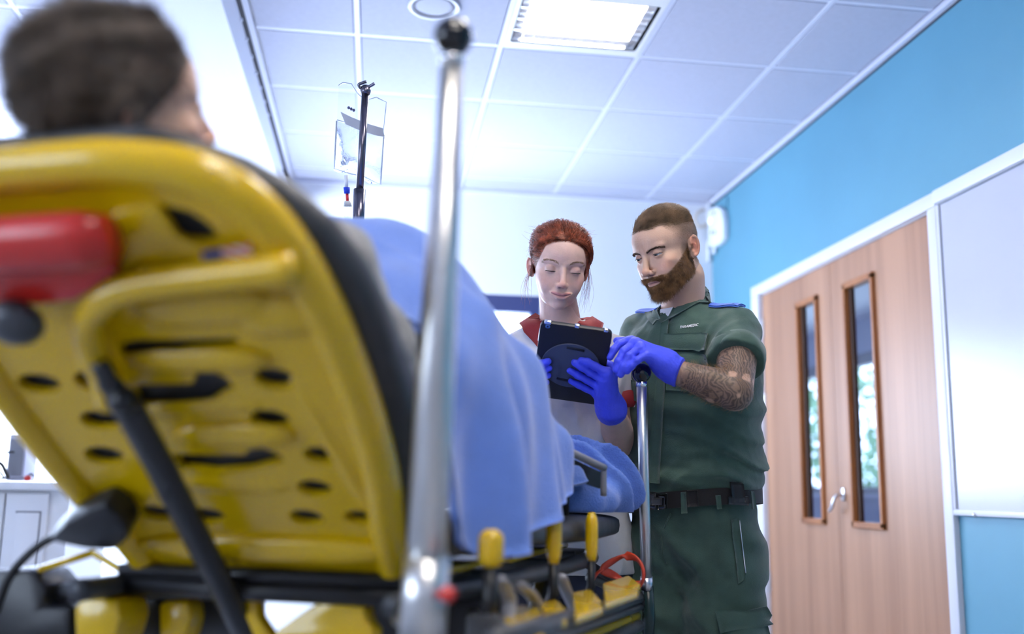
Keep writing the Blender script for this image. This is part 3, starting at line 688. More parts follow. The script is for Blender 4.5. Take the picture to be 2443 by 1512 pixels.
tag(mtr, 'charcoal vinyl mattress lying on the yellow ambulance stretcher', 'mattress')
# ================================================================== IMPLICIT-SURFACE MODELLING (for people and cloth)
f32 = np.float32
def _v(a): return np.asarray(a, f32)
def s_ell(p, c, r, R=None):
    q = p-_v(c)
    if R is not None: q = q@_v(R)
    r = _v(r); k0 = np.sqrt(((q/r)**2).sum(1)); k1 = np.sqrt(((q/(r*r))**2).sum(1))
    return k0*(k0-1)/np.maximum(k1, 1e-6)
def s_cap(p, a, b, ra, rb=None):
    rb = ra if rb is None else rb
    a, b = _v(a), _v(b); ab = b-a; h = np.clip(((p-a)@ab)/max(float(ab@ab), 1e-9), 0, 1)
    return np.sqrt(((p-a-h[:, None]*ab)**2).sum(1))-(ra+(rb-ra)*h)
def s_chain(p, pts, rs, k=0.):
    d = None
    for i in range(len(pts)-1):
        e = s_cap(p, pts[i], pts[i+1], rs[i], rs[i+1]); d = e if d is None else (smin(d, e, k) if k else np.minimum(d, e))
    return d
def s_box(p, c, hs, r, R=None):
    q = p-_v(c)
    if R is not None: q = q@_v(R)
    q = np.abs(q)-(_v(hs)-r); return np.sqrt((np.maximum(q, 0)**2).sum(1))+np.minimum(q.max(1), 0)-r
def smin(a, b, k):
    h = np.clip(.5+.5*(b-a)/k, 0, 1); return b+(a-b)*h-k*h*(1-h)
def smax(a, b, k): return -smin(-a, -b, k)
def ssub(a, b, k): return smax(a, -b, k)
def mesh_sdf(fn, lo, hi, h, B=8):
    """surface nets on the active blocks of a grid"""
    lo = np.asarray(lo, float); nb = np.ceil((np.asarray(hi, float)-lo)/(h*B)).astype(int); n = nb*B+1
    bi = np.stack(np.meshgrid(*[np.arange(k) for k in nb], indexing='ij'), -1).reshape(-1, 3)
    cen = (lo+(bi+.5)*B*h).astype(f32); fc = fn(cen)
    act = np.abs(fc) < B*h*.87*1.5+.004
    Fv = np.repeat(np.repeat(np.repeat(fc.reshape(nb), B, 0), B, 1), B, 2); Fv = np.pad(Fv, ((0, 1), (0, 1), (0, 1)), mode='edge').astype(f32)
    la = np.arange(B+1); lat = np.stack(np.meshgrid(la, la, la, indexing='ij'), -1).reshape(-1, 3)
    ab = bi[act]
    for k in range(0, len(ab), 600):
        ii = (ab[k:k+600, None, :]*B+lat[None]).reshape(-1, 3)
        Fv[ii[:, 0], ii[:, 1], ii[:, 2]] = fn((lo+ii*h).astype(f32))
    ins = Fv < 0
    c = [ins[dx:n[0]-1+dx, dy:n[1]-1+dy, dz:n[2]-1+dz] for dx in (0, 1) for dy in (0, 1) for dz in (0, 1)]
    allin = c[0].copy(); anyin = c[0].copy()
    for a in c[1:]: allin &= a; anyin |= a
    ci = np.argwhere(anyin & ~allin)
    cid = np.full(tuple(n-1), -1, np.int32); cid[ci[:, 0], ci[:, 1], ci[:, 2]] = np.arange(len(ci))
    corner = [(dx, dy, dz) for dx in (0, 1) for dy in (0, 1) for dz in (0, 1)]
    vals = [Fv[ci[:, 0]+a, ci[:, 1]+b, ci[:, 2]+e] for a, b, e in corner]
    acc = np.zeros((len(ci), 3)); cnt = np.zeros(len(ci))
    for i, a in enumerate(corner):
        for j, b in enumerate(corner):
            if j > i and sum(abs(x-y) for x, y in zip(a, b)) == 1:
                m = (vals[i] < 0) != (vals[j] < 0); t = np.where(m, vals[i]/np.where(m, vals[i]-vals[j], 1), 0)
                pt = np.array(a)+t[:, None]*(np.array(b)-np.array(a)); acc[m] += pt[m]; cnt[m] += 1
    V = lo+(ci+acc/cnt[:, None])*h
    quads = []
    for ax in range(3):
        o1, o2 = (ax+1) % 3, (ax+2) % 3
        sl0 = [slice(None)]*3; sl1 = [slice(None)]*3; sl0[ax] = slice(0, -1); sl1[ax] = slice(1, None)
        A0, A1 = ins[tuple(sl0)], ins[tuple(sl1)]
        e = np.argwhere(A0 != A1); flip = A0[e[:, 0], e[:, 1], e[:, 2]]
        ok = (e[:, o1] > 0) & (e[:, o2] > 0) & (e[:, o1] < n[o1]-1) & (e[:, o2] < n[o2]-1); e, flip = e[ok], flip[ok]
        def cc(a, b):
            g = e.copy(); g[:, o1] -= a; g[:, o2] -= b; return cid[g[:, 0], g[:, 1], g[:, 2]]
        q = np.stack([cc(1, 1), cc(0, 1), cc(0, 0), cc(1, 0)], 1)
        q[~flip] = q[~flip][:, ::-1]; quads.append(q)
    Q = np.concatenate(quads); Q = Q[(Q >= 0).all(1)]
    return V, Q
def grad(fn, p, e=.0008):
    p = p.astype(f32); g = np.stack([fn(p+_v(d))-fn(p-_v(d)) for d in np.eye(3)*e], 1); return g/np.maximum(np.linalg.norm(g, axis=1), 1e-9)[:, None]
def strands(roots, dirs, length, r, nseg=4, droop=(0, 0, 0), curl=.0, taper=.25, sides=3, seed=0, bend=None):
    """many thin tapered hairs as one mesh: roots (N,3), dirs (N,3), length (N,), r root radius"""
    rg = np.random.default_rng(seed); N = len(roots); t = np.linspace(0, 1, nseg+1)
    d = dirs/np.maximum(np.linalg.norm(dirs, axis=1), 1e-9)[:, None]
    wob = rg.normal(0, 1, (N, 3))*curl
    pts = roots[:, None]+d[:, None]*(length[:, None]*t)[..., None]+(np.asarray(droop)[None, None]*(t**2)[None, :, None]+wob[:, None]*(t**2)[None, :, None])*length[:, None, None]
    if bend is not None: pts = pts+bend[:, None]*(t**2)[None, :, None]*length[:, None, None]
    tan = np.gradient(pts, axis=1); tan /= np.maximum(np.linalg.norm(tan, axis=2), 1e-9)[..., None]
    ref = np.where(np.abs(tan[..., 2:3]) > .9, np.array([1., 0, 0]), np.array([0, 0, 1.])); a = np.cross(tan, ref); a /= np.linalg.norm(a, axis=2)[..., None]; b = np.cross(tan, a)
    rad = np.broadcast_to(np.asarray(r), (N,))[:, None]*(1-(1-taper)*t)[None]
    V = np.stack([pts+rad[..., None]*(math.cos(2*math.pi*k/sides)*a+math.sin(2*math.pi*k/sides)*b) for k in range(sides)], 2)   # N,nseg+1,sides,3
    base = (np.arange(N)*(nseg+1)*sides)[:, None, None]; s = np.arange(nseg)[None, :, None]*sides; k = np.arange(sides)[None, None, :]; k2 = (k+1) % sides
    Q = np.stack([base+s+k, base+s+k2, base+s+sides+k2, base+s+sides+k], -1).reshape(-1, 4)
    return V.reshape(-1, 3), Q
def lines_mesh(paths, r0, r1, sides=4):
    """explicit hair locks given as point paths"""
    return join([tube(p, np.linspace(r0, r1, len(p)), sides, cap=False) for p in paths])
# ================================================================== HEADS
# head-local space in centimetres: face looks along -y, up is +z, the eye line is z = 0
def head_sdf(g):
    fem = g.get('fem', 0.)
    def fn(p):
        x = p.copy(); x[:, 0] = np.abs(x[:, 0])                   # mirror: everything on the +x side
        d = s_ell(x, (0, .6, 3.5), (7.55-.1*fem, 9.6, 7.9))
        d = smin(d, s_ell(x, (0, -3.5, 3.0), (6.3, 6.0, 5.6)), 1.5)
        d = smin(d, s_ell(x, (0, -2.4, -2.8), (6.35-.15*fem, 6.7, 6.3)), 1.6)
        d = smin(d, s_ell(x, (0, -3.2, -7.0), (5.0-.2*fem, 5.6, 4.2)), 1.6)
        if not fem: d = smin(d, s_ell(x, (4.3, -.6, -6.4), (1.7, 2.6, 2.8)), 1.4)
        d = smin(d, s_ell(x, (0, -7.1+.3*fem, -9.9+.2*fem), (2.2-.4*fem, 1.9, 1.6)), 1.4)          # chin
        d = smin(d, s_ell(x, (4.35-.25*fem, -5.7, -2.6), (1.75, 1.9, 1.4)), 1.7)                    # cheekbone
        d = smin(d, s_ell(x, (3.1, -6.7, -4.9), (2.0, 1.7, 2.1)), 1.6)                              # cheek
        br = s_cap(x, (.9, -8.75, 1.55), (4.7, -7.35, 1.7), .62-.12*fem, .45)
        d = smin(d, br, 1.1-.1*fem)
        if not fem: d = smin(d, s_ell(x, (.85, -8.9, 1.15), (.75, .6, .55)), .6); d = ssub(d, s_cap(x, (.18, -9.9, 1.0), (.22, -9.8, 2.2), .10, .06), .35)
        d = ssub(d, s_ell(x, (3.15, -9.75, -.15), (1.75, 1.75, 1.0)), .8)                            # socket
        # nose
        d = smin(d, s_cap(x, (0, -8.7, 1.0), (0, -10.6, -3.7), .64-.08*fem, .98-.22*fem), .8)
        d = smin(d, s_ell(x, (0, -10.9+.28*fem, -4.15), (1.08-.12*fem, 1.0, .90-.08*fem)), .5)
        d = smin(d, s_ell(x, (1.28-.22*fem, -9.8, -4.5), (.82-.14*fem, 1.05, .76-.10*fem)), .35+.25*fem)
        d = ssub(d, s_ell(x, (.68-.1*fem, -10.35, -5.1), (.40-.06*fem, .62, .46)), .18)
        # muzzle and lips
        d = smin(d, s_ell(x, (0, -7.6, -6.9), (2.7, 2.05, 2.1)), 1.0)
        w = 1.95+.35*fem+g.get('smile', 0)*.25; up = g.get('smile', 0)*.32
        d = smin(d, s_chain(x, [(0, -9.62, -6.78), (.55, -9.68, -6.66), (w, -8.75, -7.15+up)], [.40+.06*fem, .42+.06*fem, .16]), .28)
        d = smin(d, s_chain(x, [(0, -9.45, -7.78), (.8, -9.38, -7.74), (w, -8.7, -7.2+up)], [.52+.06*fem, .48+.06*fem, .16]), .32)
        d = ssub(d, s_chain(x, [(0, -10.05, -7.22), (1.0, -9.8, -7.17), (w+.1, -8.85, -7.17+up)], [.17, .15, .10]), .10)
        d = ssub(d, s_chain(x, [(1.55, -9.9, -4.4), (2.6+.2*g.get('smile', 0), -9.3, -6.4)], [.2, .12]), .9)   # nasolabial fold
        # eye: ball behind lids
        e = _v((3.15, -7.55, -.2)); q = x-e
        lidz = g.get('lid', -.35)
        upper = smax(np.sqrt((q**2).sum(1))-1.36, -(q[:, 2]-lidz-.28*q[:, 1]*0-.06*(q[:, 0]**2)*-1.0), .06)
        lower = smax(np.sqrt((q**2).sum(1))-1.33, (q[:, 2]-(lidz-g.get('open', .25))-.05*q[:, 0]**2), .06)
        d = smin(d, upper, .28); d = smin(d, lower, .34)
        d = ssub(d, s_chain(x, [(2.0, -8.9, .52), (3.2, -9.05, .95), (4.5, -8.3, .45)], [.1, .13, .08]), .4)        # crease of the upper lid
        # ear
        R = rotm('Z', -24+6*fem)@rotm('X', -8)@rotm('Y', 6)
        es = .92-.10*fem; ec = _v((7.7-.35*fem, 1.35, -.9)); lq = (x-ec)@_v(R)/es
        ear = s_ell(lq, (-.05, 0, 0), (.45, 1.75, 3.05))
        ear = smin(ear, s_ell(lq, (-.1, -.55, -2.5), (.6, .95, .95)), .5)
        el = np.sqrt(((lq[:, 1]/1.55)**2+((lq[:, 2]-.15)/2.75)**2)); 
        rim = np.sqrt(((el-1)*1.9)**2+((lq[:, 0]-.42)/1.0)**2)-.33+np.clip(-lq[:, 1]-.2, 0, 3)*1.2
        ear = smin(ear, rim, .25)
        ear = ssub(ear, s_ell(lq, (.62, -.35, -.35), (.85, .80, 1.15)), .25)
        ear = smin(ear, s_chain(lq, [(.35, .75, -1.4), (.45, .72, .2), (.35, .1, 1.7)], [.22, .26, .18]), .25)
        ear = ssub(ear, s_ell(lq, (.75, .25, 1.5), (.45, .75, .75)), .3)
        ear = smin(ear, s_ell(lq, (.3, -1.25, -.35), (.35, .35, .6)), .3)
        d = smin(d, ear*es, .35)
        # neck
        n0, n1 = _v(g['neck0']), _v(g['neck1']); r0, r1 = g['neckr']
        d = smin(d, s_cap(p, n0, n1, r0, r1), 1.8)
        return d
    return fn
def head_color(P_, g):
    """albedo of the skin by region, plus painted shade between the lips (vertex colours)"""
    fem = g.get('fem', 0); x = P_.copy(); x[:, 0] = np.abs(x[:, 0])
    base = np.array(g['skin']); c = np.repeat(base[None], len(x), 0)
    def blend(m, col): nonlocal c; m = np.clip(m, 0, 1)[:, None]; c = c*(1-m)+np.array(col)*m
    red = np.array(g['skin'])*np.array([1.06, .72, .68])
    blend(.55*np.exp(-(((x-np.array([4.4, -7.0, -3.6]))/np.array([2.0, 2.2, 1.7]))**2).sum(1)), red)
    blend(.75*np.exp(-(((x-np.array([0, -10.8, -4.2]))/np.array([1.2, 1.6, 1.2]))**2).sum(1)), red)
    blend(.9*np.exp(-(((x-np.array([8.2, 1.5, -1.0]))/np.array([1.0, 2.4, 3.2]))**2).sum(1)), np.array(g['skin'])*np.array([1.05, .60, .52]))
    w = 2.05+.3*fem; up = g.get('smile', 0)*.32
    zc = -7.2+up*np.clip(x[:, 0]/w, 0, 1)
    lip = np.exp(-(((x[:, 2]-zc)/((.60+.12*fem)*np.sqrt(np.clip(1-(x[:, 0]/(w+.25))**2, .02, 1))))**4))*(x[:, 0] < w+.2)*(x[:, 1] < -8.4)
    blend(lip*.85, g['lip'])
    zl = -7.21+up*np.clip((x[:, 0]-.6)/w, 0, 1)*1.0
    blend(.8*np.exp(-((x[:, 2]-zl)/.13)**2)*(x[:, 0] < w+.15)*(x[:, 1] < -8.3), np.array(g['lip'])*.35)  # shade of the mouth crease put into the colour
    lid = np.exp(-(((x-np.array([3.15, -8.7, .25]))/np.array([1.5, 1.2, .7]))**2).sum(1)); blend(.35*lid, np.array(g['skin'])*np.array([.85, .62, .62]))
    if g.get('stubble'):
        hm = g['hairmask'](P_); blend(hm*.95, g['haircol_base'])
        bm_ = g['beardmask'](P_); blend(bm_*.9, g['beardcol_base'])
    return np.clip(c, 0, 1)
def build_head(name, g, origin, R, scale, skin_m, parent, cut_z=-14.0, h=.19):
    """returns (vertices world, quads, colours, to_world)"""
    fn = head_sdf(g)
    V, Q = mesh_sdf(fn, (-9.6, -12.6, cut_z), (9.6, 11.4, 12.4), h)
    to_world = lambda q: (np.asarray(q)*.01*np.asarray(scale))@R.T+origin
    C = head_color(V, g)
    return V, Q, C, fn, to_world
MEYE = bpy.data.materials.new('eye'); MEYE.use_nodes = True
_nt = MEYE.node_tree; _b = _nt.nodes['Principled BSDF']; _b.inputs['Roughness'].default_value = .06
_at = _nt.nodes.new('ShaderNodeVertexColor'); _at.layer_name = 'Col'; _nt.links.new(_at.outputs[0], _b.inputs['Base Color'])
def eye(side, gaze, g, to_world, parent):
    v, f = ball((0, 0, 0), 1.2, 32, 24)
    ax = unit(gaze); c = v@ax/1.2
    col = np.where((c > .955)[:, None], np.array([.005, .005, .006]), np.where((c > .86)[:, None], np.array(g.get('iris', (.10, .14, .16))), np.array([.50, .47, .46])))
    v = v+np.array([side*3.15, -7.55, -.2])
    return obj('eye', (to_world(v), f), MEYE, parent, col=col)
# ------------------------------------------------------------------ the two standing people's heads
MSKIN = mat('skin', (.6, .4, .32), .46, vcol=True, var=.05, vscale=60, bump=.10, bscale=260, spec=.35, sss=.12)
MHAIRM = mat('brown_hair', (.25, .155, .085), .42, var=.5, vscale=45, spec=.4)
MHAIRF = mat('faded_brown_hair', (.30, .19, .12), .6, var=.3, vscale=45)
MBEARD = mat('brown_beard', (.27, .135, .055), .45, var=.6, vscale=60, spec=.35)
MHAIRW = mat('auburn_hair', (.29, .066, .028), .36, var=.75, vscale=70, spec=.45)
MBROWM = mat('brown_brow', (.12, .075, .048), .6)
MBROWW = mat('fair_brow', (.27, .16, .085), .6)
MLASH = mat('dark_lash', (.012, .009, .009), .6)
def brow(to_world, fn, pts, n, L, r, m, parent, seed):
    rg = np.random.default_rng(seed); out = []
    ts = rg.uniform(0, 1, n); P3 = bez(pts, 20); ii = (ts*(len(P3)-1)).astype(int)
    base = P3[ii]+rg.normal(0, .09, (n, 3))*np.array([1, .2, 1.4])
    for s in (1, -1):
        b = base*np.array([s, 1, 1])
        b = proj_on(fn, b)
        d = np.stack([s*np.ones(n)*.85, np.full(n, -.15), .55-.9*ts+rg.normal(0, .15, n)], 1)
        v, q = strands(b, d, np.full(n, L)*rg.uniform(.6, 1.1, n), r, 3, seed=seed)
        obj('eyebrow', (to_world(v), q), m, parent)
def proj_on(fn, p, it=4, off=0.):
    p = np.asarray(p, f32).copy()
    for _ in range(it):
        g_ = grad(fn, p, .05); p = p-g_*(fn(p)-off)[:, None].astype(f32)
    return p
def lash(to_world, fn, g, m, parent, low=True):
    rg = np.random.default_rng(3)
    for s in (1, -1):
        n = 60; a = np.linspace(-1.15, 1.2, n); z = g['lid']-.05+.055*a**2*1.0
        rr = 1.38; y = -np.sqrt(np.maximum(rr**2-a**2-z**2, .02))
        root = np.stack([s*(3.15+a), -7.55+y, -.2+z-.05], 1)
        d = np.stack([s*a*.45, np.full(n, -.8), np.full(n, -.55)], 1)
        v, q = strands(root, d, rg.uniform(.35, .6, n)*g.get('lash', 1), .045, 3, droop=(0, 0, .35), seed=5)
        obj('eyelash', (to_world(v), q), m, parent)
        # dark lash line along the lid edge
        obj('eyelash_line', (lambda t_: (to_world(t_[0]), t_[1]))(tube(root+np.array([0, .05, .03]), .075*g.get('lash', 1), 6)), m, parent)

def man_hairmask(p):
    x = np.abs(p[:, 0]); y, z = p[:, 1], p[:, 2]
    line = 6.5-.50*(y+9)+np.clip(x-2.6, 0, 2.4)*.55-np.clip(x-5.2, 0, 4)*1.1
    front = np.clip((z-line)/(.7+.75*np.clip(x-3.2, 0, 4)), 0, 1)
    side = np.clip((z-(-1.2-.2*y))/5.0, 0, 1)**.7*np.clip((y+4.6+(z-3)*-.25)/3.6, 0, 1)
    burn = np.clip((y+2.9)/1.2, 0, 1)*np.clip(-(y-1.2)/.8, 0, 1)*np.clip((z+4)/1, 0, 1)*(x > 5.5)*np.clip(1-(z+2)*.09, .35, 1)
    back = np.clip((y-2.5)/1.0, 0, 1)*np.clip((z+6)/2, 0, 1)
    return np.clip(np.maximum(np.maximum(front*(y > -9.6), side), np.maximum(burn*.8, back))*np.where((x > 7.75) & (z < 3.2) & (y > -1.5) & (y < 4), 0, 1), 0, 1)
def man_beardmask(p):
    x = np.abs(p[:, 0]); y, z = p[:, 1], p[:, 2]
    line = -5.9+np.clip((y+8.6)*.62, 0, 8)*1.0                  # cheek line rises towards the ear
    cheek = np.clip((line-z)/.7, 0, 1)*np.clip((2.2-y)/.8, 0, 1)
    low = np.clip((z+13.2)/1.0, 0, 1)*np.clip((z+12.3-.5*np.clip(y+7, 0, 9)*1.0)/1.0, 0, 1)
    mous = np.clip((-5.55-z)/.3, 0, 1)
    lips = np.clip(((x/2.1)**2+((z+7.35)/.62)**2-1)*3, 0, 1)
    front = np.clip((-y-8.0)/.5, 0, 1)
    m = np.maximum(cheek, mous*front)*lips*low
    return np.clip(m*np.where((x > 7.2), 0, 1), 0, 1)
GM = dict(skin=(.62, .385, .275), lip=(.44, .19, .17), neck0=(0, 2.4, -5.5), neck1=(0, 4.6, -17), neckr=(5.6, 6.2), lid=.10, open=.44, lash=.45,
          stubble=True, hairmask=man_hairmask, beardmask=man_beardmask, haircol_base=(.175, .11, .072), beardcol_base=(.15, .075, .035), iris=(.10, .13, .14))
def man_head(origin, R, parent, scale=1.0):
    g = GM; V, Q, C, fn, tw = build_head('head', g, origin, R, scale, MSKIN, parent)
    N = grad(fn, V, .08); rg = np.random.default_rng(2)
    for s in (1, -1): eye(s, (-.08, -.93, -.30), g, tw, parent)
    # hair: dense short strands, longer on top and combed up and to the side
    hm = man_hairmask(V); wgt = hm*(1+.6*np.clip((V[:, 2]-5)/3, 0, 1)); n = 26000
    k = rg.choice(len(V), n, p=wgt/wgt.sum()); b = V[k]+rg.normal(0, .06, (n, 3)); nn = N[k]
    top = np.clip((b[:, 2]-4.4-.12*np.abs(b[:, 0]))/3.6, 0, 1); L = .22+2.3*top**1.4*np.clip(1.25-(b[:, 1]+9)/18, .45, 1.1)
    comb = np.stack([.35-.25*np.clip(b[:, 0]/6, -1, 1), .62+0*top, .10*np.ones(n)], 1)
    low = np.stack([0*b[:, 0], .45+0*b[:, 0], -.75+0*b[:, 0]], 1)
    d = nn*(.30+.42*top)[:, None]+comb*top[:, None]+low*(1-top)[:, None]+rg.normal(0, .13, (n, 3))
    rad = np.where(top > .12, .040, .020); tops = top > .06
    bend_ = np.stack([.12+0*top, .30*top, -.22*top], 1); L = L*rg.uniform(.7, 1.08, n)
    for nm, sl, mm in (('hair', tops, MHAIRM), ('cropped_hair', ~tops, MHAIRF)):
        hv, hq = strands(b[sl], d[sl], L[sl], rad[sl], 4, seed=1, curl=.07, bend=bend_[sl]); obj(nm, (tw(hv), hq), mm, parent)
    bm_ = man_beardmask(V); k = rg.choice(len(V), 15000, p=bm_/bm_.sum()); b = V[k]+rg.normal(0, .05, (15000, 3)); nn = N[k]
    low_ = np.clip((-6.2-b[:, 2])/4, 0, 1)*np.clip((1.5-b[:, 1])/8, .15, 1); L = .4+1.45*low_
    mo = (b[:, 2] > -7.0) & (b[:, 1] < -8); L = np.where(mo, .95, L)
    side = np.where(mo[:, None], np.stack([np.sign(b[:, 0])*.8, -.2+0*b[:, 0], -.55+0*b[:, 0]], 1), np.stack([b[:, 0]*-.035, -.22+0*b[:, 0], -1.0+0*b[:, 0]], 1))
    d = nn*.55+side*.8+rg.normal(0, .2, (15000, 3))
    hv, hq = strands(b, d, L*rg.uniform(.6, 1.1, 15000), .034, 3, seed=4, curl=.14)
    obj('beard', (tw(hv), hq), MBEARD, parent)
    brow(tw, fn, [(.95, -9.3, .80), (2.5, -9.0, 1.25), (4.2, -8.0, 1.42), (5.3, -7.0, .95)], 760, .55, .03, MBROWM, parent, 8)
    lash(tw, fn, g, MLASH, parent)
    return V, Q, C, fn, tw
GW = dict(fem=1., skin=(.68, .44, .36), lip=(.56, .22, .22), neck0=(0, 2.6, -5.5), neck1=(0, 4.4, -17), neckr=(4.7, 5.0), lid=-.55, open=.04, lash=1.1, smile=2.0)
def woman_hairmask(p):
    x = np.abs(p[:, 0]); y, z = p[:, 1], p[:, 2]
    line = 7.2-.035*x**2*1.0-np.clip(x-4.8, 0, 9)*2.2-(y+8.5)*.55
    return np.clip((z-line)/.7, 0, 1)*np.where((x > 7.4) & (z < 2.0) & (y < 3), 0, 1)*np.clip((z+7.5)/1, 0, 1)
def woman_head(origin, R, parent, scale=(1.03, .965, .965)):
    g = GW; V, Q, C, fn, tw = build_head('head', g, origin, R, scale, MSKIN, parent)
    hm = woman_hairmask(V); C = C*(1-.85*hm[:, None])+np.array([.14, .03, .015])*.85*hm[:, None]
    N = grad(fn, V, .08); rg = np.random.default_rng(5)
    for s in (1, -1): eye(s, (0, -.75, -.65), g, tw, parent)
    # hair combed from a parting towards a loose knot behind the head
    knot = np.array([.3, 10.2, 4.2])
    def comb(b, tgt, L, lift, first=None, nseg=10, r=.055, name='hair'):
        cur = b.copy(); pts = [cur.copy()]; n = len(b)
        for i in range(nseg):
            d = tgt-cur; d /= np.maximum(np.linalg.norm(d, axis=1), 1e-6)[:, None]
            if first is not None: d = d+first*(1-i/nseg)**1.5
            d /= np.linalg.norm(d, axis=1)[:, None]; cur = cur+d*(L/nseg)[:, None]
            tg = lift*math.sin(math.pi*min(1, .12+(i+1)/nseg*.8))+.15; gg = grad(fn, cur, .08)
            cur = cur+gg*np.clip(tg-fn(cur.astype(f32)), -1.0, 2.0)[:, None]*.7; pts.append(cur.copy())
        v_, q_ = path_strands(np.stack(pts, 1), r, .35); return v_, q_
    hsets = []
    n = 9000; k = rg.choice(len(V), n, p=hm/hm.sum()); b = V[k]+rg.normal(0, .05, (n, 3))
    L = np.clip(np.linalg.norm(knot-b, axis=1), 2.5, 13)*rg.uniform(.6, 1.05, n)
    hsets.append(comb(b, knot+rg.normal(0, 1.2, (n, 3)), L, np.clip((b[:, 2]-2)/6, 0, 1)*rg.uniform(.3, 2.0, n)+.35))
    # from the parting swept across the temples to both ears
    for s, n, tx in ((-1, 2600, (-7.4, .6, .8)), (1, 1700, (7.3, -.4, -.5))):
        t_ = rg.uniform(0, 1, n); b = np.stack([1.4+s*.15+rg.normal(0, .12, n), -7.6+t_*7.0, 7.6+t_*3.2], 1); b = proj_on(fn, b, 5).astype(float)
        tgt = np.array(tx)+rg.normal(0, .6, (n, 3))+np.stack([0*t_, 3.4*t_, 3.0*t_], 1)
        L = np.linalg.norm(tgt-b, axis=1)*1.12*rg.uniform(.75, 1.0, n)
        hsets.append(comb(b, tgt, L, rg.uniform(.35, 1.15, n), np.array([s*.9, -.1, .15]), 12))
    hv, hq = zip(*hsets); off = np.cumsum([0]+[len(v_) for v_ in hv[:-1]])
    obj('hair', (tw(np.concatenate(hv)), np.concatenate([q_+o_ for q_, o_ in zip(hq, off)])), MHAIRW, parent)
    kv = ball(knot+np.array([0, -.8, 0]), (3.4, 2.0, 3.4), 24, 16); obj('hair_knot', (tw(kv[0]), kv[1]), MHAIRW, parent)
    # loose face-framing locks and fly-away hairs
    locks = []
    for s, x0, n_ in ((1, 6.3, 34), (-1, 6.9, 16)):
        for i in range(n_):
            j = rg.normal(0, .35, 3); z0 = 3.6 if s > 0 else -1.0
            y0 = (-4.4 if s > 0 else .5)
            end = np.array([s*(6.6+rg.uniform(-.8, 2.2)), y0+1.6+rg.normal(0, 1.6), -6.5-rg.uniform(0, 6.5)])
            a = np.array([s*x0, y0, z0])+j*np.array([.4, 1.6, .8])
            mid = (a+end)/2+np.array([s*rg.uniform(.0, 1.6), rg.normal(0, .8), rg.normal(0, .8)])
            q = bez([a, mid, end+rg.normal(0, .3, 3)], 6)
            if s > 0: q = np.concatenate([bez([np.array([3.4+j[0], -7.0, 7.0+j[2]*.5]), np.array([5.6+j[0]*.5, -6.2, 5.0])], 3), q])
            locks.append(q)
    for i in range(520):
        th_ = rg.uniform(0, 2*math.pi); a = np.array([rg.normal(0, 4), rg.uniform(-5, 6), 10.5]); a = proj_on(fn, a[None])[0].astype(float)
        e = a+np.array([rg.normal(0, 1.6), rg.normal(0, 1.2), rg.uniform(.4, 2.1)]); locks.append(bez([a, (a+e)/2+rg.normal(0, .3, 3), e], 3))
    lv = lines_mesh(locks, .042, .012, 3); obj('loose_locks', (tw(lv[0]), lv[1]), MHAIRW, parent)['kind'] = 'stuff'
    brow(tw, fn, [(1.3, -9.1, 1.45), (2.7, -8.9, 2.05), (4.2, -8.0, 2.1), (5.0, -7.2, 1.6)], 190, .5, .026, MBROWW, parent, 8)
    lash(tw, fn, g, MLASH, parent)
    return V, Q, C, fn, tw
def path_strands(pts, r, taper, sides=3):
    N, m = pts.shape[:2]; tan = np.gradient(pts, axis=1); tan /= np.maximum(np.linalg.norm(tan, axis=2), 1e-9)[..., None]
    ref = np.where(np.abs(tan[..., 2:3]) > .9, np.array([1., 0, 0]), np.array([0, 0, 1.])); a = np.cross(tan, ref); a /= np.maximum(np.linalg.norm(a, axis=2), 1e-9)[..., None]; b = np.cross(tan, a)
    rad = (r*(1-(1-taper)*np.linspace(0, 1, m)))[None, :, None]
    V = np.stack([pts+rad*(math.cos(2*math.pi*k/sides)*a+math.sin(2*math.pi*k/sides)*b) for k in range(sides)], 2)
    base = (np.arange(N)*m*sides)[:, None, None]; s = np.arange(m-1)[None, :, None]*sides; k = np.arange(sides)[None, None, :]; k2 = (k+1) % sides
    return V.reshape(-1, 3), np.stack([base+s+k, base+s+k2, base+s+sides+k2, base+s+sides+k], -1).reshape(-1, 4)
# ================================================================== PEOPLE
MGREEN = mat('green_uniform_cotton', (.040, .088, .065), .75, var=.10, vscale=30, bump=.25, bscale=500, sheen=.25)
MGREEN2 = mat('green_trouser_cotton', (.036, .076, .060), .78, var=.12, vscale=24, bump=.25, bscale=500, sheen=.2)
MTUNIC = mat('pale_grey_tunic', (.62, .59, .61), .75, var=.04, vscale=20, bump=.2, bscale=500, sheen=.2)
MTRIM = mat('dark_red_trim', (.23, .013, .018), .7, var=.08, vscale=30, bump=.2, bscale=500)
MGLOVE = mat('blue_nitrile', (.07, .095, .85), .5, var=.05, vscale=50, bump=.22, bscale=150, spec=.4)
MNAVY = mat('navy_trousers', (.02, .025, .05), .8)
MTEE = mat('white_undershirt', (.75, .75, .80), .8)
MBELT = mat('black_webbing', (.014, .012, .012), .55, bump=.3, bscale=700)
MSHOE = mat('black_leather', (.012, .012, .013), .4)
MTHREAD = mat('white_thread', (.85, .85, .88), .7)
MEPAU = mat('blue_epaulette', (.10, .20, .72), .7, bump=.15, bscale=500)
MDTHREAD = mat('navy_thread', (.02, .03, .12), .7)
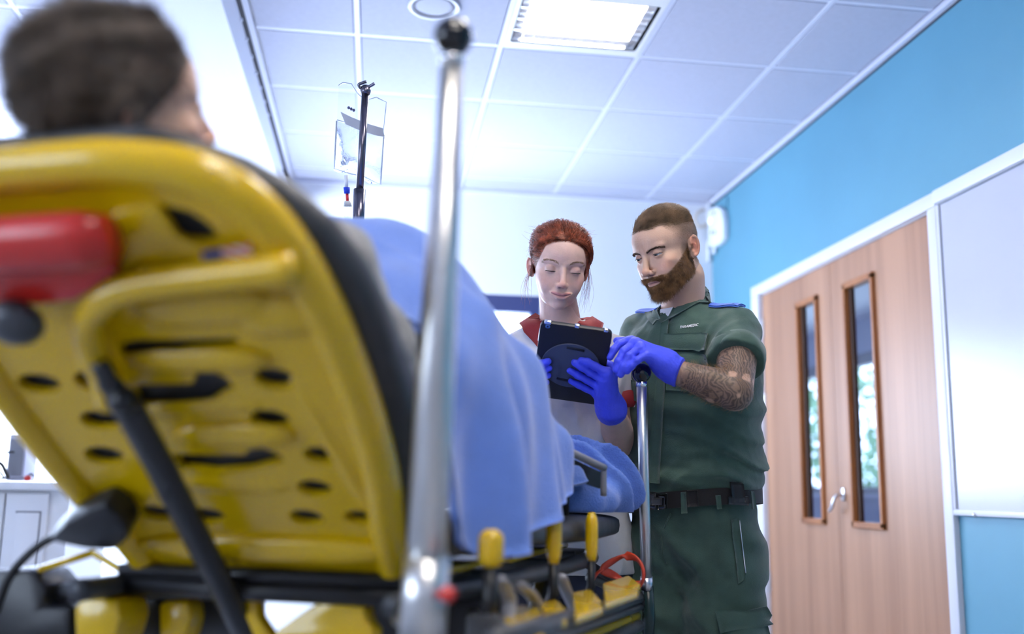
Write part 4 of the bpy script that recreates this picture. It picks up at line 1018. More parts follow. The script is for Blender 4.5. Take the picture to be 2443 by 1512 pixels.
def wrinkle(p, amp, k, seed, axis=(1, 1, 1)):
    rg = np.random.default_rng(seed); w = np.zeros(len(p), f32); q = p*_v(axis)
    for i in range(5):
        kk = rg.normal(0, 1, 3); kk = kk/np.linalg.norm(kk)*k*rg.uniform(.6, 1.5); k2 = rg.normal(0, 1, 3); k2 = k2/np.linalg.norm(k2)*k*.55
        ph = q@_v(kk)+1.6*np.sin(q@_v(k2)+rg.uniform(0, 6))+rg.uniform(0, 6)
        w += (1-np.abs(np.sin(ph*.5)))**2*rg.uniform(.5, 1)
    return (w*(amp/2.2)).astype(f32)
def folds(p, amp, k, dirn, warp, seed):
    rg = np.random.default_rng(seed); dirn = unit(dirn); out = np.zeros(len(p), f32)
    for i in range(3):
        dd = unit(dirn+rg.normal(0, .22, 3)); k2 = rg.normal(0, 1, 3)*k*.22; k3 = rg.normal(0, 1, 3)*k*.12
        ph = (p@_v(dd))*k*(1+.37*i)+warp*np.sin(p@_v(k2)+i)+rg.uniform(0, 6)
        env = .5+.5*np.sin(p@_v(k3)+rg.uniform(0, 6)); out += ((.5+.5*np.sin(ph))**2.2*env/(1+.6*i)).astype(f32)
    return out*f32(amp*1.15)
class Loft:
    """vertical body section: centre, half width, half depth per height; turned to face a direction"""
    def __init__(s, rows, yaw):
        s.z, s.cx, s.cy, s.a, s.b = np.array(rows, float).T; s.ex = rotm('Z', yaw)@np.array([1., 0, 0]); s.ey = rotm('Z', yaw)@np.array([0, 1., 0])
    def sdf(s, p, grow=0., pw=2.3):
        z = p[:, 2]; cx, cy = np.interp(z, s.z, s.cx), np.interp(z, s.z, s.cy); a = np.interp(z, s.z, s.a)+grow; b = np.interp(z, s.z, s.b)+grow
        dx, dy = p[:, 0]-cx, p[:, 1]-cy; u = dx*s.ex[0]+dy*s.ex[1]; w = dx*s.ey[0]+dy*s.ey[1]
        k = (np.abs(u/a)**pw+np.abs(w/b)**pw)**(1/pw)
        d = (k-1)*np.minimum(a, b)
        cap_ = np.maximum(z-(s.z[-1]+grow), (s.z[0]-grow)-z)
        return np.maximum(d, cap_).astype(f32)
    def ring(s, z, grow, n=64, pw=2.3):
        c = np.array([np.interp(z, s.z, s.cx), np.interp(z, s.z, s.cy), z]); a = np.interp(z, s.z, s.a)+grow; b = np.interp(z, s.z, s.b)+grow
        t = np.linspace(0, 2*math.pi, n, endpoint=False); u = a*np.sign(np.cos(t))*np.abs(np.cos(t))**(2/pw); w = b*np.sign(np.sin(t))*np.abs(np.sin(t))**(2/pw)
        return c+u[:, None]*s.ex+w[:, None]*s.ey
def march(xy, fn, d0=1.9, d1=3.2):
    """where the view rays through photo points meet a surface"""
    R = np.array([ray(x, y) for x, y in xy]); d = np.full(len(R), d0)
    for _ in range(70): d = np.minimum(d+np.maximum(fn((CAM+R*d[:, None]).astype(f32)), .0)*.8, d1)
    return d, R
def drape(name, quad, fn, m, parent, off=.003, thick=.002, n=(10, 10), puff=0., d0=1.9):
    """a cloth patch lying on a surface; quad = 4 photo points (tl,tr,br,bl)"""
    q = np.array(quad, float); a = np.linspace(0, 1, n[0]); b = np.linspace(0, 1, n[1]); pts = []
    for t in a:
        for s in b: pts.append((q[0]*(1-s)+q[1]*s)*(1-t)+(q[3]*(1-s)+q[2]*s)*t)
    d, R = march(pts, fn, d0); ok = np.abs(fn((CAM+R*d[:, None]).astype(f32))) < .004
    d = np.where(ok, d, np.median(d[ok]) if ok.any() else d); g_ = (CAM+R*d[:, None])
    for _ in range(8):                                   # points beyond the outline wrap round onto the surface
        q_ = g_[~ok]
        if len(q_): g_[~ok] = q_-grad(fn, q_, .004)*fn(q_.astype(f32))[:, None]
    N = grad(fn, g_, .004)
    B_ = np.outer(np.sin(np.pi*a), np.sin(np.pi*b)).ravel(); g_ = g_+N*(off+puff*B_)[:, None]
    v, f = sheet(g_.reshape(n[0], n[1], 3)[:, ::-1], thick)
    return obj(name, (v, f), m, parent)
def text_on(name, s, size, px, ex_px, fn, m, parent, shear=.0, off=.003):
    """embroidered lettering projected onto a garment"""
    cu = bpy.data.curves.new('lettering', 'FONT'); cu.body = s; cu.size = 1.0; cu.align_x = 'LEFT'; cu.shear = shear; cu.resolution_u = 3; cu.extrude = 0.; cu.offset = .012
    o = bpy.data.objects.new('lettering', cu); COL.objects.link(o)
    dg = bpy.context.evaluated_depsgraph_get(); me = bpy.data.meshes.new_from_object(o.evaluated_get(dg))
    v = np.array([p.co[:] for p in me.vertices]); f = [tuple(p.vertices) for p in me.polygons]
    bpy.data.objects.remove(o); bpy.data.curves.remove(cu); bpy.data.meshes.remove(me)
    w = v[:, 0].max(); x, y = v[:, 0]/w, v[:, 1]/w
    e = np.array(ex_px, float); up = np.array([e[1], -e[0]])
    pts = np.array(px)+x[:, None]*e+y[:, None]*up*size
    d, R = march(pts, fn); g_ = CAM+R*d[:, None]; N = grad(fn, g_, .004)
    return obj(name, (g_+N*off, f), m, parent, False)
def glove_sdf(palm, fingers, wrist, fr=.0092, wr=.031, k=.012):
    def fn(p):
        d = None
        for a, b, r0, r1 in palm:
            e = s_cap(p, a, b, r0, r1); d = e if d is None else smin(d, e, .016)
        for ch, r in fingers:
            e = s_chain(p, ch, [r*1.12]+[r*1.04]*(len(ch)-2)+[r*.86], .004); d = smin(d, e, .007)
        d = smin(d, s_chain(p, wrist[0], wrist[1]), .02)
        c = p-_v(wrist[0][-1]); ax = _v(unit(np.array(wrist[0][-1])-np.array(wrist[0][-2])))
        d = np.maximum(d, c@ax)
        return (d-wrinkle(p, .0013, 170, 3)).astype(f32)
    return fn
def bounds(pts, pad):
    p = np.array(pts); return p.min(0)-pad, p.max(0)+pad
def boot(name, c, fwd, parent):
    f_ = unit(np.array([fwd[0], fwd[1], 0])); s_ = np.array([-f_[1], f_[0], 0]); Rm = frame(f_, s_, SZ)
    def fn(p):
        d = smin(s_ell(p, c+f_*.075+SZ*.05, (.135, .047, .055), Rm), s_cap(p, c+SZ*.05, c+SZ*.20, .05, .052), .03)
        d = smin(d, s_ell(p, c+f_*.14+SZ*.038, (.08, .05, .04), Rm), .03); return np.maximum(d, -p[:, 2]+f32(.004))
    lo, hi = bounds([c-np.array([.22, .22, 0]), c+np.array([.22, .22, .26])], .0); lo[2] = -.02
    return obj(name, mesh_sdf(fn, lo, hi, .007), MSHOE, parent)

# ------------------------------------------------------------------ paramedic
def paramedic():
    d0 = 2.68; YT = -47
    ft = P(1655, 1180, d0); root = thing('person', (ft[0], ft[1], 0), 'person in a green uniform shirt and trousers holding the push pole of the stretcher', 'person')
    def c(x, y, d=d0): return P(x, y, d)
    ex = rotm('Z', YT)@np.array([1., 0, 0]); ey = rotm('Z', YT)@np.array([0, 1., 0])
    cen = {}
    def row(x, y, a, b, d=d0): q = P(x, y, d); return (q[2], q[0], q[1], a, b)
    rows = sorted([row(1662, 1385, .075, .07), row(1662, 1345, .125, .100), row(1662, 1290, .162, .124), row(1656, 1230, .160, .122), row(1650, 1180, .162, .124), row(1652, 1140, .172, .136), row(1652, 1060, .175, .142), row(1652, 980, .180, .142), row(1650, 900, .186, .138), row(1646, 840, .182, .122), row(1642, 795, .150, .100), row(1638, 762, .095, .078), row(1634, 735, .062, .062)])
    T_ = Loft(rows, YT)
    shL, elL, wrL = c(1762, 792, 2.575), c(1752, 936, 2.36), c(1606, 884, 2.41)
    shR, elR, wrR, haR = c(1532, 800, 2.80), c(1500, 1020, 2.87), c(1474, 1165, 2.86), c(1464, 1240, 2.84)
    nb_ = c(1632, 735, 2.685)
    HO = P(1592, 597, 2.62); HR_ = rotm('Z', -58)@rotm('X', 20)@rotm('Y', -3)
    GM['neck1'] = tuple(((nb_-HO)@HR_)*100); 
    V, Q, C, hfn, tw = man_head(HO, HR_, root)
    hipL, hipR = c(1656, 1300)+ex*.088, c(1656, 1300)-ex*.088
    def dn(h, dx, z): q = h+ex*dx; return np.array([q[0], q[1], z])
    legs = [[hipL, dn(hipL, .02, .50)-ey*.03, dn(hipL, .02, .10)], [hipR, dn(hipR, -.02, .50)-ey*.02, dn(hipR, -.02, .10)]]
    def body(p):
        d = T_.sdf(p, -.016)
        d = smin(d, s_chain(p, [shL, (shL+elL)/2, elL], [.055, .050, .043]), .03)
        d = smin(d, s_chain(p, [elL, elL*.7+wrL*.3, wrL], [.041, .044, .028]), .012)
        d = smin(d, s_chain(p, [shR, elR, elR*.7+wrR*.3, wrR, haR], [.054, .044, .045, .029, .032]), .02)
        d = smin(d, s_cap(p, nb_-SZ*.03, HO+(HR_@np.array([0, 3.2, -8.0]))*.01, .061, .057), .03)
        for L_ in legs: d = smin(d, s_chain(p, L_, [.075, .055, .04]), .03)
        return d.astype(f32)
    bv, bq = mesh_sdf(body, *bounds([shL+.1, elL, wrL, shR, wrR, haR-SZ*.04, legs[0][2]-SZ*.06, legs[1][2]-SZ*.06, legs[1][2]-ex*.1, nb_+SZ*.10], .07), .0065)
    # cut the lower neck of the fine head mesh away inside the collar and join
    hv = tw(V); base = np.array(GM['skin'])
    col = np.repeat(base[None], len(bv), 0)
    tat = (np.minimum(s_cap(bv.astype(f32), shL, elL, 0), s_cap(bv.astype(f32), elL, wrL, 0)) < .075) 
    fade = np.clip(np.linalg.norm(bv-wrL, axis=1)/.02-1.4, 0, 1)
    alpha = np.where(tat, fade, 0.)
    bcol = np.concatenate([np.concatenate([C, np.zeros((len(C), 1))], 1), np.concatenate([col, alpha[:, None]], 1)])
    obj('body', (np.concatenate([hv, bv]), np.concatenate([Q, bq+len(hv)])), MTATTOO, root, col=bcol)
    # forearm hair
    rg = np.random.default_rng(9); sel = np.where(tat & (s_cap(bv.astype(f32), elL*.95+shL*.05, wrL, 0) < .055))[0]; k = rg.choice(sel, 1500); nn = grad(body, bv[k], .003)
    hvv, hq = strands(bv[k], nn*.6+unit(wrL-elL)*.7+rg.normal(0, .3, (len(k), 3)), np.full(len(k), .012), .00022, 3, seed=2); obj('arm_hair', (hvv, hq), mat('arm_hair', (.30, .17, .07), .6), root)
    # --- shirt
    cuffL = shL*.50+elL*.50; cuffR = shR*.52+elR*.48; axL = unit(elL-shL); axR = unit(elR-shR)
    zb = rows_z(T_, 1186); tcen = np.array([T_.cx[3], T_.cy[3], 0]); exf = _v(ex)
    def tilt(p): return f32(zb)+f32(.095)*((p-_v(tcen))@exf)
    def shirt(p, w=True):
        up_ = p[:, 2]-tilt(p)
        d = T_.sdf(p, .004)-f32(.012)*np.exp(-((up_-.035)/.03)**2).astype(f32)
        for s_, cf, ax in ((shL+np.array([-.015, 0, -.004]), cuffL, axL), (shR+np.array([.01, 0, -.004]), cuffR, axR)):
            sl = smax(s_chain(p, [s_, cf+ax*.05], [.060, .064]), (p-_v(cf))@_v(ax), .004); d = smin(d, sl, .035)
        for s_ in (shL, shR): d = smin(d, s_cap(p, s_+SZ*.006, nb_-SZ*.030, .050, .034), .035)
        if w:
            side_ = unit(ex*.55+SZ*.85-ey*.1); low = np.clip(1.15-up_*3.2, .25, 1).astype(f32)
            d = d-folds(p, .014, 62, side_, 1.4, 4)*low-folds(p, .009, 95, unit(SZ+ex*.15), 1.6, 9)*np.exp(-(up_/.09)**2).astype(f32)-folds(p, .005, 75, unit(ex-SZ*.5), 1.5, 6)*np.clip((up_-.22)/.12, 0, 1)-wrinkle(p, .0015, 110, 8)
        d = np.maximum(d, -up_+f32(.004))
        d = smax(d, -s_cap(p, nb_-SZ*.015, HO-SZ*.02, .053, .07), .006)
        d = smax(d, -s_cap(p, nb_-ey*.088-SZ*.042, nb_-ey*.055+SZ*.06, .010, .045), .005)
        return d.astype(f32)
    lo, hi = bounds([shL, cuffL+axL*.05, shR, cuffR+axR*.05, ft+ex*.2+ey*.2, ft-ex*.2-ey*.2, nb_+SZ*.05], .09); lo[2] = rows_z(T_, 1215)-.01
    sh = obj('shirt', mesh_sdf(shirt, lo, hi, .0048), MGREEN, root)
    # rolled cuffs
    for cf, ax, r in ((cuffL, axL, .0665), (cuffR, axR, .066)):
        u_ = unit(np.cross(ax, [0, 1, .3])); w_ = np.cross(ax, u_); th_ = np.linspace(0, 2*math.pi, 48, endpoint=False); rg_ = []
        for t, rr in ((.004, r-.012), (.007, r-.001), (.002, r+.004), (-.020, r+.0045), (-.040, r+.0035), (-.043, r-.003)):
            rg_.append(cf+ax*t+(rr+.0018*np.sin(th_*5+t*60))[:, None]*(np.cos(th_)[:, None]*u_+np.sin(th_)[:, None]*w_))
        g_ = np.array(rg_); idx = np.arange(g_.shape[0]*48).reshape(-1, 48); q_ = np.stack([idx[:-1], np.roll(idx, -1, 1)[:-1], np.roll(idx, -1, 1)[1:], idx[1:]], -1).reshape(-1, 4)
        obj('sleeve_cuff', (g_.reshape(-1, 3), q_), MGREEN, sh)
    sf = lambda p: shirt(p, True)
    # white undershirt in the open neck
    nfn = lambda p: s_cap(p, nb_-SZ*.08-ey*.012, nb_+SZ*.05-ey*.002, .070, .060)
    drape('undershirt', [(1570, 741), (1608, 734), (1592, 768), (1574, 772)], nfn, MTEE, root, .004, .003, (8, 8))
    # collar: stand around the neck and two leaves
    cfn = lambda p: np.minimum(shirt(p, False), s_cap(p, nb_-SZ*.06, nb_+SZ*.035, .072, .064)).astype(f32)
    for quad, n_ in (([(1572, 762), (1686, 679), (1704, 702), (1582, 775)], (6, 14)), ([(1630, 722), (1692, 690), (1705, 700), (1686, 728)], (8, 8)), ([(1548, 742), (1566, 727), (1580, 764), (1566, 770)], (8, 6)), ([(1540, 752), (1554, 740), (1570, 768), (1562, 778)], (8, 6))):
        drape('collar', quad, cfn, MGREEN, sh, .006, .003, n_)
    # placket, pockets, yoke seam
    drape('placket', [(1580, 772), (1598, 764), (1575, 1150), (1545, 1150)], sf, MGREEN, sh, .0035, .003, (26, 5))
    drape('chest_pocket', [(1590, 838), (1690, 846), (1690, 935), (1592, 930)], sf, MGREEN, sh, .004, .003, (14, 12), .004)
    drape('pocket_flap', [(1590, 798), (1694, 798), (1690, 838), (1582, 833)], sf, MGREEN, sh, .0075, .004, (8, 14), .003)
    drape('chest_pocket', [(1510, 905), (1545, 912), (1548, 965), (1516, 955)], sf, MGREEN, sh, .004, .003, (8, 8), .002)
    text_on('lettering', 'PARAMEDIC', 1.0, (1622, 784), (46, -6), sf, MTHREAD, sh, shear=.38, off=.0025)
    # epaulettes
    def strap(a, b, name, w=.050, off=.006):
        pr_ = []; hv_ = unit(np.cross(b-a, SZ))
        for wv in np.linspace(-.5, .5, 7): pr_.append([a*(1-t)+b*t+hv_*wv*w+SZ*.03 for t in np.linspace(0, 1, 12)])
        g_ = np.array(pr_); q = g_.reshape(-1, 3).astype(f32)
        for _ in range(14): q[:, 2] -= np.clip(shirt(q, False), -.02, .02)*f32(.8)
        q[:, 2] += off+.006; return q.reshape(g_.shape), hv_
    for s_, sg in ((shL, 1), (shR, -1)):
        a = nb_+(s_-nb_)*.52+SZ*.02-FW*.016; b = nb_+(s_-nb_)*1.04+SZ*.02-FW*.016; g_, hv_ = strap(a, b, 'epaulette')
        eo = obj('epaulette', sheet(g_ if sg > 0 else g_, .005), MEPAU, sh)
        if sg > 0:
            cu = bpy.data.curves.new('l', 'FONT'); cu.body = 'PARAMEDIC'; cu.size = 1; cu.resolution_u = 2
            o = bpy.data.objects.new('l', cu); COL.objects.link(o); me = bpy.data.meshes.new_from_object(o.evaluated_get(bpy.context.evaluated_depsgraph_get()))
            v = np.array([p.co[:] for p in me.vertices]); f = [tuple(p.vertices) for p in me.polygons]; bpy.data.objects.remove(o); bpy.data.curves.remove(cu); bpy.data.meshes.remove(me)
            v = v/v[:, 0].max(); W_ = g_[:, -2]; flip = (W_[-1]-W_[0])@RT < 0; Wl = W_[::-1] if flip else W_
            t_ = .06+.88*v[:, 0]; base_ = np.stack([np.interp(t_, np.linspace(0, 1, 7), Wl[:, k_]) for k_ in range(3)], 1)
            inn = unit(g_[3, 4]-g_[3, -2]); obj('lettering', (base_+inn*(v[:, 1:2]*.05+.004)+SZ*.0014, f), MDTHREAD, eo, False)
    # --- trousers
    def trousers(p):
        d = T_.sdf(p, .006)
        for i, L_ in enumerate(legs): d = smin(d, s_chain(p, [L_[0]-SZ*.02, L_[0]*.5+L_[1]*.5, L_[1], L_[2]], [.100, .097, .086, .078]), .035)
        hz = p[:, 2]-f32(zb)
        bl = (1-.8*np.exp(-(hz/.05)**2)).astype(f32); d = d-folds(p, .012, 40, unit(SZ+ex*.5), 1.6, 31)*bl-folds(p, .007, 55, unit(ex*.9+SZ*.4), 1.2, 33)*np.exp(-((hz+.12)/.12)**2).astype(f32)-wrinkle(p, .0015, 80, 3)
        return np.maximum(np.maximum(d, .06-p[:, 2]), p[:, 2]-tilt(p)-f32(.006)).astype(f32)
    lo, hi = bounds([ft+ex*.22+ey*.2, ft-ex*.22-ey*.2, legs[0][2], legs[1][2]], .12); lo[2] = .05; hi[2] = rows_z(T_, 1150)
    tr = obj('trousers', mesh_sdf(trousers, lo, hi, .006), MGREEN2, root)
    drape('cargo_pocket', [(1712, 1470), (1808, 1452), (1830, 1530), (1722, 1550)], trousers, MGREEN2, tr, .008, .006, (8, 10), .008)
    drape('pocket_flap', [(1708, 1462), (1812, 1444), (1838, 1486), (1718, 1512)], trousers, MGREEN2, tr, .018, .005, (6, 10), .006)
    drape('zip_pocket', [(1742, 1240), (1760, 1236), (1776, 1380), (1760, 1392)], trousers, MGREEN2, tr, .003, .002, (14, 4))
    obj('zip', tube(np.array([CAM+r_*d_ for d_, r_ in zip(*march([(1763, 1240+k*10) if k < 1 else (1763+k*1.25, 1240+k*10.5) for k in range(13)], trousers))])-FW*.004, .0016, 6), MSTEEL, tr)
    obj('fly_seam', tube(np.array([CAM+r_*d_ for d_, r_ in zip(*march([(1600, 1225), (1588, 1250), (1578, 1285), (1580, 1320), (1590, 1345)], trousers))])-FW*.001, .0022, 6), MGREEN2, tr)
    # --- belt
    zb0, zb1 = rows_z(T_, 1205), rows_z(T_, 1164)
    g_ = np.array([T_.ring(zb-.030, .018, 72), T_.ring(zb-.030, .026, 72), T_.ring(zb+.012, .026, 72), T_.ring(zb+.012, .014, 72)]); g_[..., 2] += .095*((g_-tcen)@ex)
    idx = np.arange(4*72).reshape(4, 72); q_ = np.stack([idx[:-1], np.roll(idx, -1, 1)[:-1], np.roll(idx, -1, 1)[1:], idx[1:]], -1).reshape(-1, 4)
    bt = obj('belt', (g_.reshape(-1, 3), q_), MBELT, root, True, 50)
    bf = lambda p: T_.sdf(p, .026)
    for nm, quad, m_, off, th in (('buckle', [(1556, 1170), (1572, 1172), (1574, 1212), (1556, 1208)], MBLACKG, .008, .008), ('buckle', [(1577, 1173), (1596, 1174), (1596, 1210), (1578, 1212)], MBLACKG, .009, .009), ('buckle_bridge', [(1566, 1184), (1588, 1184), (1588, 1200), (1566, 1200)], MDGREY, .011, .010),
                                  ('belt_keeper', [(1738, 1146), (1766, 1148), (1770, 1196), (1742, 1196)], MBLACK, .008, .008), ('belt_keeper', [(1733, 1180), (1776, 1180), (1776, 1204), (1733, 1200)], MBLACK, .010, .006), ('belt_sleeve', [(1640, 1168), (1665, 1167), (1667, 1206), (1642, 1208)], MBELT, .003, .004)):
        drape(nm, quad, bf, m_, bt, off, th, (5, 5))
    for quad in ([(1626, 1172), (1638, 1171), (1642, 1222), (1628, 1223)], [(1706, 1180), (1718, 1179), (1721, 1212), (1710, 1213)], [(1786, 1168), (1794, 1170), (1798, 1212), (1790, 1214)]): drape('belt_loop', quad, bf, MGREEN2, tr, .005, .003, (6, 3))
    # --- glove on the ball knob (his left hand, palm down)
    F_ = [[(1505, 812, 2.415), (1477, 821, 2.405), (1463, 836, 2.395), (1456, 852, 2.39)], [(1516, 816, 2.39), (1489, 838, 2.375), (1476, 862, 2.368), (1470, 882, 2.365)],
          [(1528, 828, 2.365), (1502, 850, 2.352), (1488, 874, 2.348), (1481, 893, 2.35)], [(1542, 846, 2.345), (1520, 859, 2.338), (1506, 873, 2.338), (1497, 886, 2.342)]]
    fg = [([P(*q) for q in ch], r) for ch, r in zip(F_, (.0092, .0096, .0093, .0082))]
    fg.append(([P(1540, 826, 2.44), P(1500, 812, 2.45), P(1472, 813, 2.44)], .0098))
    palm = [(P(1506, 815, 2.41), P(1590, 860, 2.415), .014, .026), (P(1520, 820, 2.385), P(1592, 868, 2.40), .014, .027), (P(1532, 832, 2.365), P(1592, 872, 2.39), .0135, .026), (P(1545, 850, 2.35), P(1594, 878, 2.385), .0125, .024)]
    wdir = unit(elL-wrL); wr = ([P(1585, 868, 2.40), wrL+wdir*.0, wrL+wdir*.016], [.031, .034, .0365])
    gf = glove_sdf(palm, fg, wr)
    obj('glove', mesh_sdf(gf, *bounds([q for ch, _ in fg for q in ch]+list(wr[0]), .05), .0021), MGLOVE, root)
    obj('glove_cuff', tube([wrL+wdir*.008, wrL+wdir*.013, wrL+wdir*.018], [.0352, .0372, .0352], 40), MGLOVE, root)
    # right-hand glove, hanging behind
    gf2 = glove_sdf([(wrR, haR, .026, .028)], [([haR, haR-SZ*.05+ex*.01*k_, haR-SZ*.085+ex*.012*k_-ey*.01], .009) for k_ in (-1.5, -.5, .5, 1.5)]+[([wrR-SZ*.02, wrR-SZ*.05-ey*.035, wrR-SZ*.085-ey*.04], .0095)], ([wrR-SZ*.01, wrR+SZ*.0, wrR+SZ*.015], [.031, .033, .035]))
    obj('glove', mesh_sdf(gf2, *bounds([wrR, haR, haR-SZ*.1], .06), .004), MGLOVE, root)
    for L_ in legs: boot('boot', np.array([L_[2][0], L_[2][1], 0]), -ey, root)
    return root
def rows_z(T, ypx): return float(P(1660, ypx, 2.68)[2])
# tattooed skin: dark ink pattern where the vertex alpha asks for it
def tattoo_mat():
    m = mat('skin_with_tattoo', (.6, .4, .32), .46, vcol=True, spec=.35, bump=.10, bscale=260, sss=.10); nt = m.node_tree; L = nt.links.new; b = nt.nodes['Principled BSDF']
    at = [n for n in nt.nodes if n.bl_idname == 'ShaderNodeVertexColor'][0]; tc = [n for n in nt.nodes if n.bl_idname == 'ShaderNodeTexCoord'][0]
    nz = nt.nodes.new('ShaderNodeTexNoise'); nz.inputs['Scale'].default_value = 16; nz.inputs['Detail'].default_value = 3; L(tc.outputs['Object'], nz.inputs['Vector'])
    mp = nt.nodes.new('ShaderNodeVectorMath'); mp.operation = 'MULTIPLY_ADD'; mp.inputs[1].default_value = (.09, .09, .09); L(nz.outputs['Color'], mp.inputs[0]); L(tc.outputs['Object'], mp.inputs[2])
    wv = nt.nodes.new('ShaderNodeTexWave'); wv.inputs['Scale'].default_value = 34; wv.inputs['Distortion'].default_value = 5; wv.inputs['Detail'].default_value = 2; L(mp.outputs[0], wv.inputs['Vector'])
    vo = nt.nodes.new('ShaderNodeTexVoronoi'); vo.inputs['Scale'].default_value = 17; vo.feature = 'F1'; L(mp.outputs[0], vo.inputs['Vector'])
    r1 = nt.nodes.new('ShaderNodeMapRange'); r1.inputs[1].default_value = .25; r1.inputs[2].default_value = .75; r1.inputs[3].default_value = .70; r1.inputs[4].default_value = .95; L(wv.outputs['Fac'], r1.inputs[0])
    r2 = nt.nodes.new('ShaderNodeMapRange'); r2.inputs[1].default_value = .22; r2.inputs[2].default_value = .30; r2.inputs[3].default_value = .15; r2.inputs[4].default_value = 1.0; L(vo.outputs['Distance'], r2.inputs[0])
    mu = nt.nodes.new('ShaderNodeMath'); mu.operation = 'MULTIPLY'; L(r1.outputs[0], mu.inputs[0]); L(r2.outputs[0], mu.inputs[1])
    m2 = nt.nodes.new('ShaderNodeMath'); m2.operation = 'MULTIPLY'; L(mu.outputs[0], m2.inputs[0]); L(at.outputs['Alpha'], m2.inputs[1])
    mx = nt.nodes.new('ShaderNodeMix'); mx.data_type = 'RGBA'; L(m2.outputs[0], mx.inputs[0]); L(at.outputs['Color'], mx.inputs[6]); mx.inputs[7].default_value = (.075, .056, .045, 1); L(mx.outputs[2], b.inputs['Base Color'])
    return m
MTATTOO = tattoo_mat()
paramedic()

# ------------------------------------------------------------------ tablet
MTAB = mat('tablet_case_black', (.010, .010, .016), .45); MDISC = mat('tablet_disc_grey', (.075, .085, .135), .5)
tTL, tTR, tBL = P(1290, 766, 2.36), P(1462, 790, 2.352), P(1279, 943, 2.52)
tx = unit(tTR-tTL); ty = unit((tTL-tBL)-tx*((tTL-tBL)@tx)); tn = np.cross(tx, ty)
if tn@(CAM-tTL) < 0: tn = -tn
TWD, THT = np.linalg.norm(tTR-tTL), float((tTL-tBL)@ty); tO = tTL+tx*TWD/2-ty*THT/2; TR_ = frame(tx, ty, tn)
if np.linalg.det(TR_) < 0: TR_ = frame(-tx, ty, tn); tsx = -1
else: tsx = 1
def tloc(px, py, n=0.): q = ray(px, py); h = tO+tn*n; t = ((h-CAM)@tn)/(q@tn); return CAM+q*t
tab = thing('tablet', tO-ty*THT/2, 'black tablet in a rugged case with a grey disc on its back', 'tablet')
def rrect(w, h, r, n=6):
    out = []
    for cx, cy, a0 in ((w/2-r, h/2-r, 0), (-w/2+r, h/2-r, 90), (-w/2+r, -h/2+r, 180), (w/2-r, -h/2+r, 270)):
        for k in range(n+1): a = math.radians(a0+90*k/n); out.append((cx+r*math.cos(a), cy+r*math.sin(a)))
    return out
obj('case', prism(rrect(TWD, THT, .014), -.009, .004, TR_, tO, .003), MTAB, tab, True, 40)
obj('screen', prism(rrect(TWD-.02, THT-.02, .008), -.0105, -.0092, TR_, tO), mat('screen_glass', (.01, .01, .012), .08), tab, True, 40)
dc = tloc(1361, 871, .004)
disc = obj('rotating_disc', lathe([(.0, .0), (.0715, .0), (.0725, .0015), (.0715, .004), (.0, .0045)], 48, dc, TR_), MDISC, tab, True, 30)
for (x0, y0), (x1, y1) in (((1352, 829), (1394, 837)), ((1328, 902), (1368, 911))):
    a, b = tloc(x0, y0, .0085), tloc(x1, y1, .0085); obj('disc_slot', tube([a, b], .0042, 10, flat=.35, up=tn), MTAB, disc)
for x, y, w_ in ((1307, 768, .016), (1377, 777, .011), (1446, 787, .010)):
    q = tloc(x, y, .002); obj('silver_clip', xf(bbox((-w_/2, -.0045, -.004), (w_/2, .0045, .004), .001), TR_, q), MCHROME, tab, True, 40)
q = tloc(1307, 778, .004); cm = obj('camera_ring', lathe([(.0, 0), (.006, 0), (.006, .0015), (.0045, .002), (.0, .0012)], 24, q, TR_), mat('camera_ring', (.12, .25, .5), .25, .6), tab); obj('lens', ball(q+tn*.001, (.0028, .0028, .0015), R=TR_), MBLACKG, cm)
a, b = tloc(1454, 804, .0), tloc(1452, 818, .0); obj('side_button', tube([a+tx*.002, b+tx*.002], .004, 8), mat('button_blue_grey', (.12, .2, .5), .35), tab)
a, b = tloc(1291, 784, .0), tloc(1287, 812, .0); obj('side_port_cover', tube([a-tx*.001, b-tx*.001], .003, 8), MSTEEL, tab)

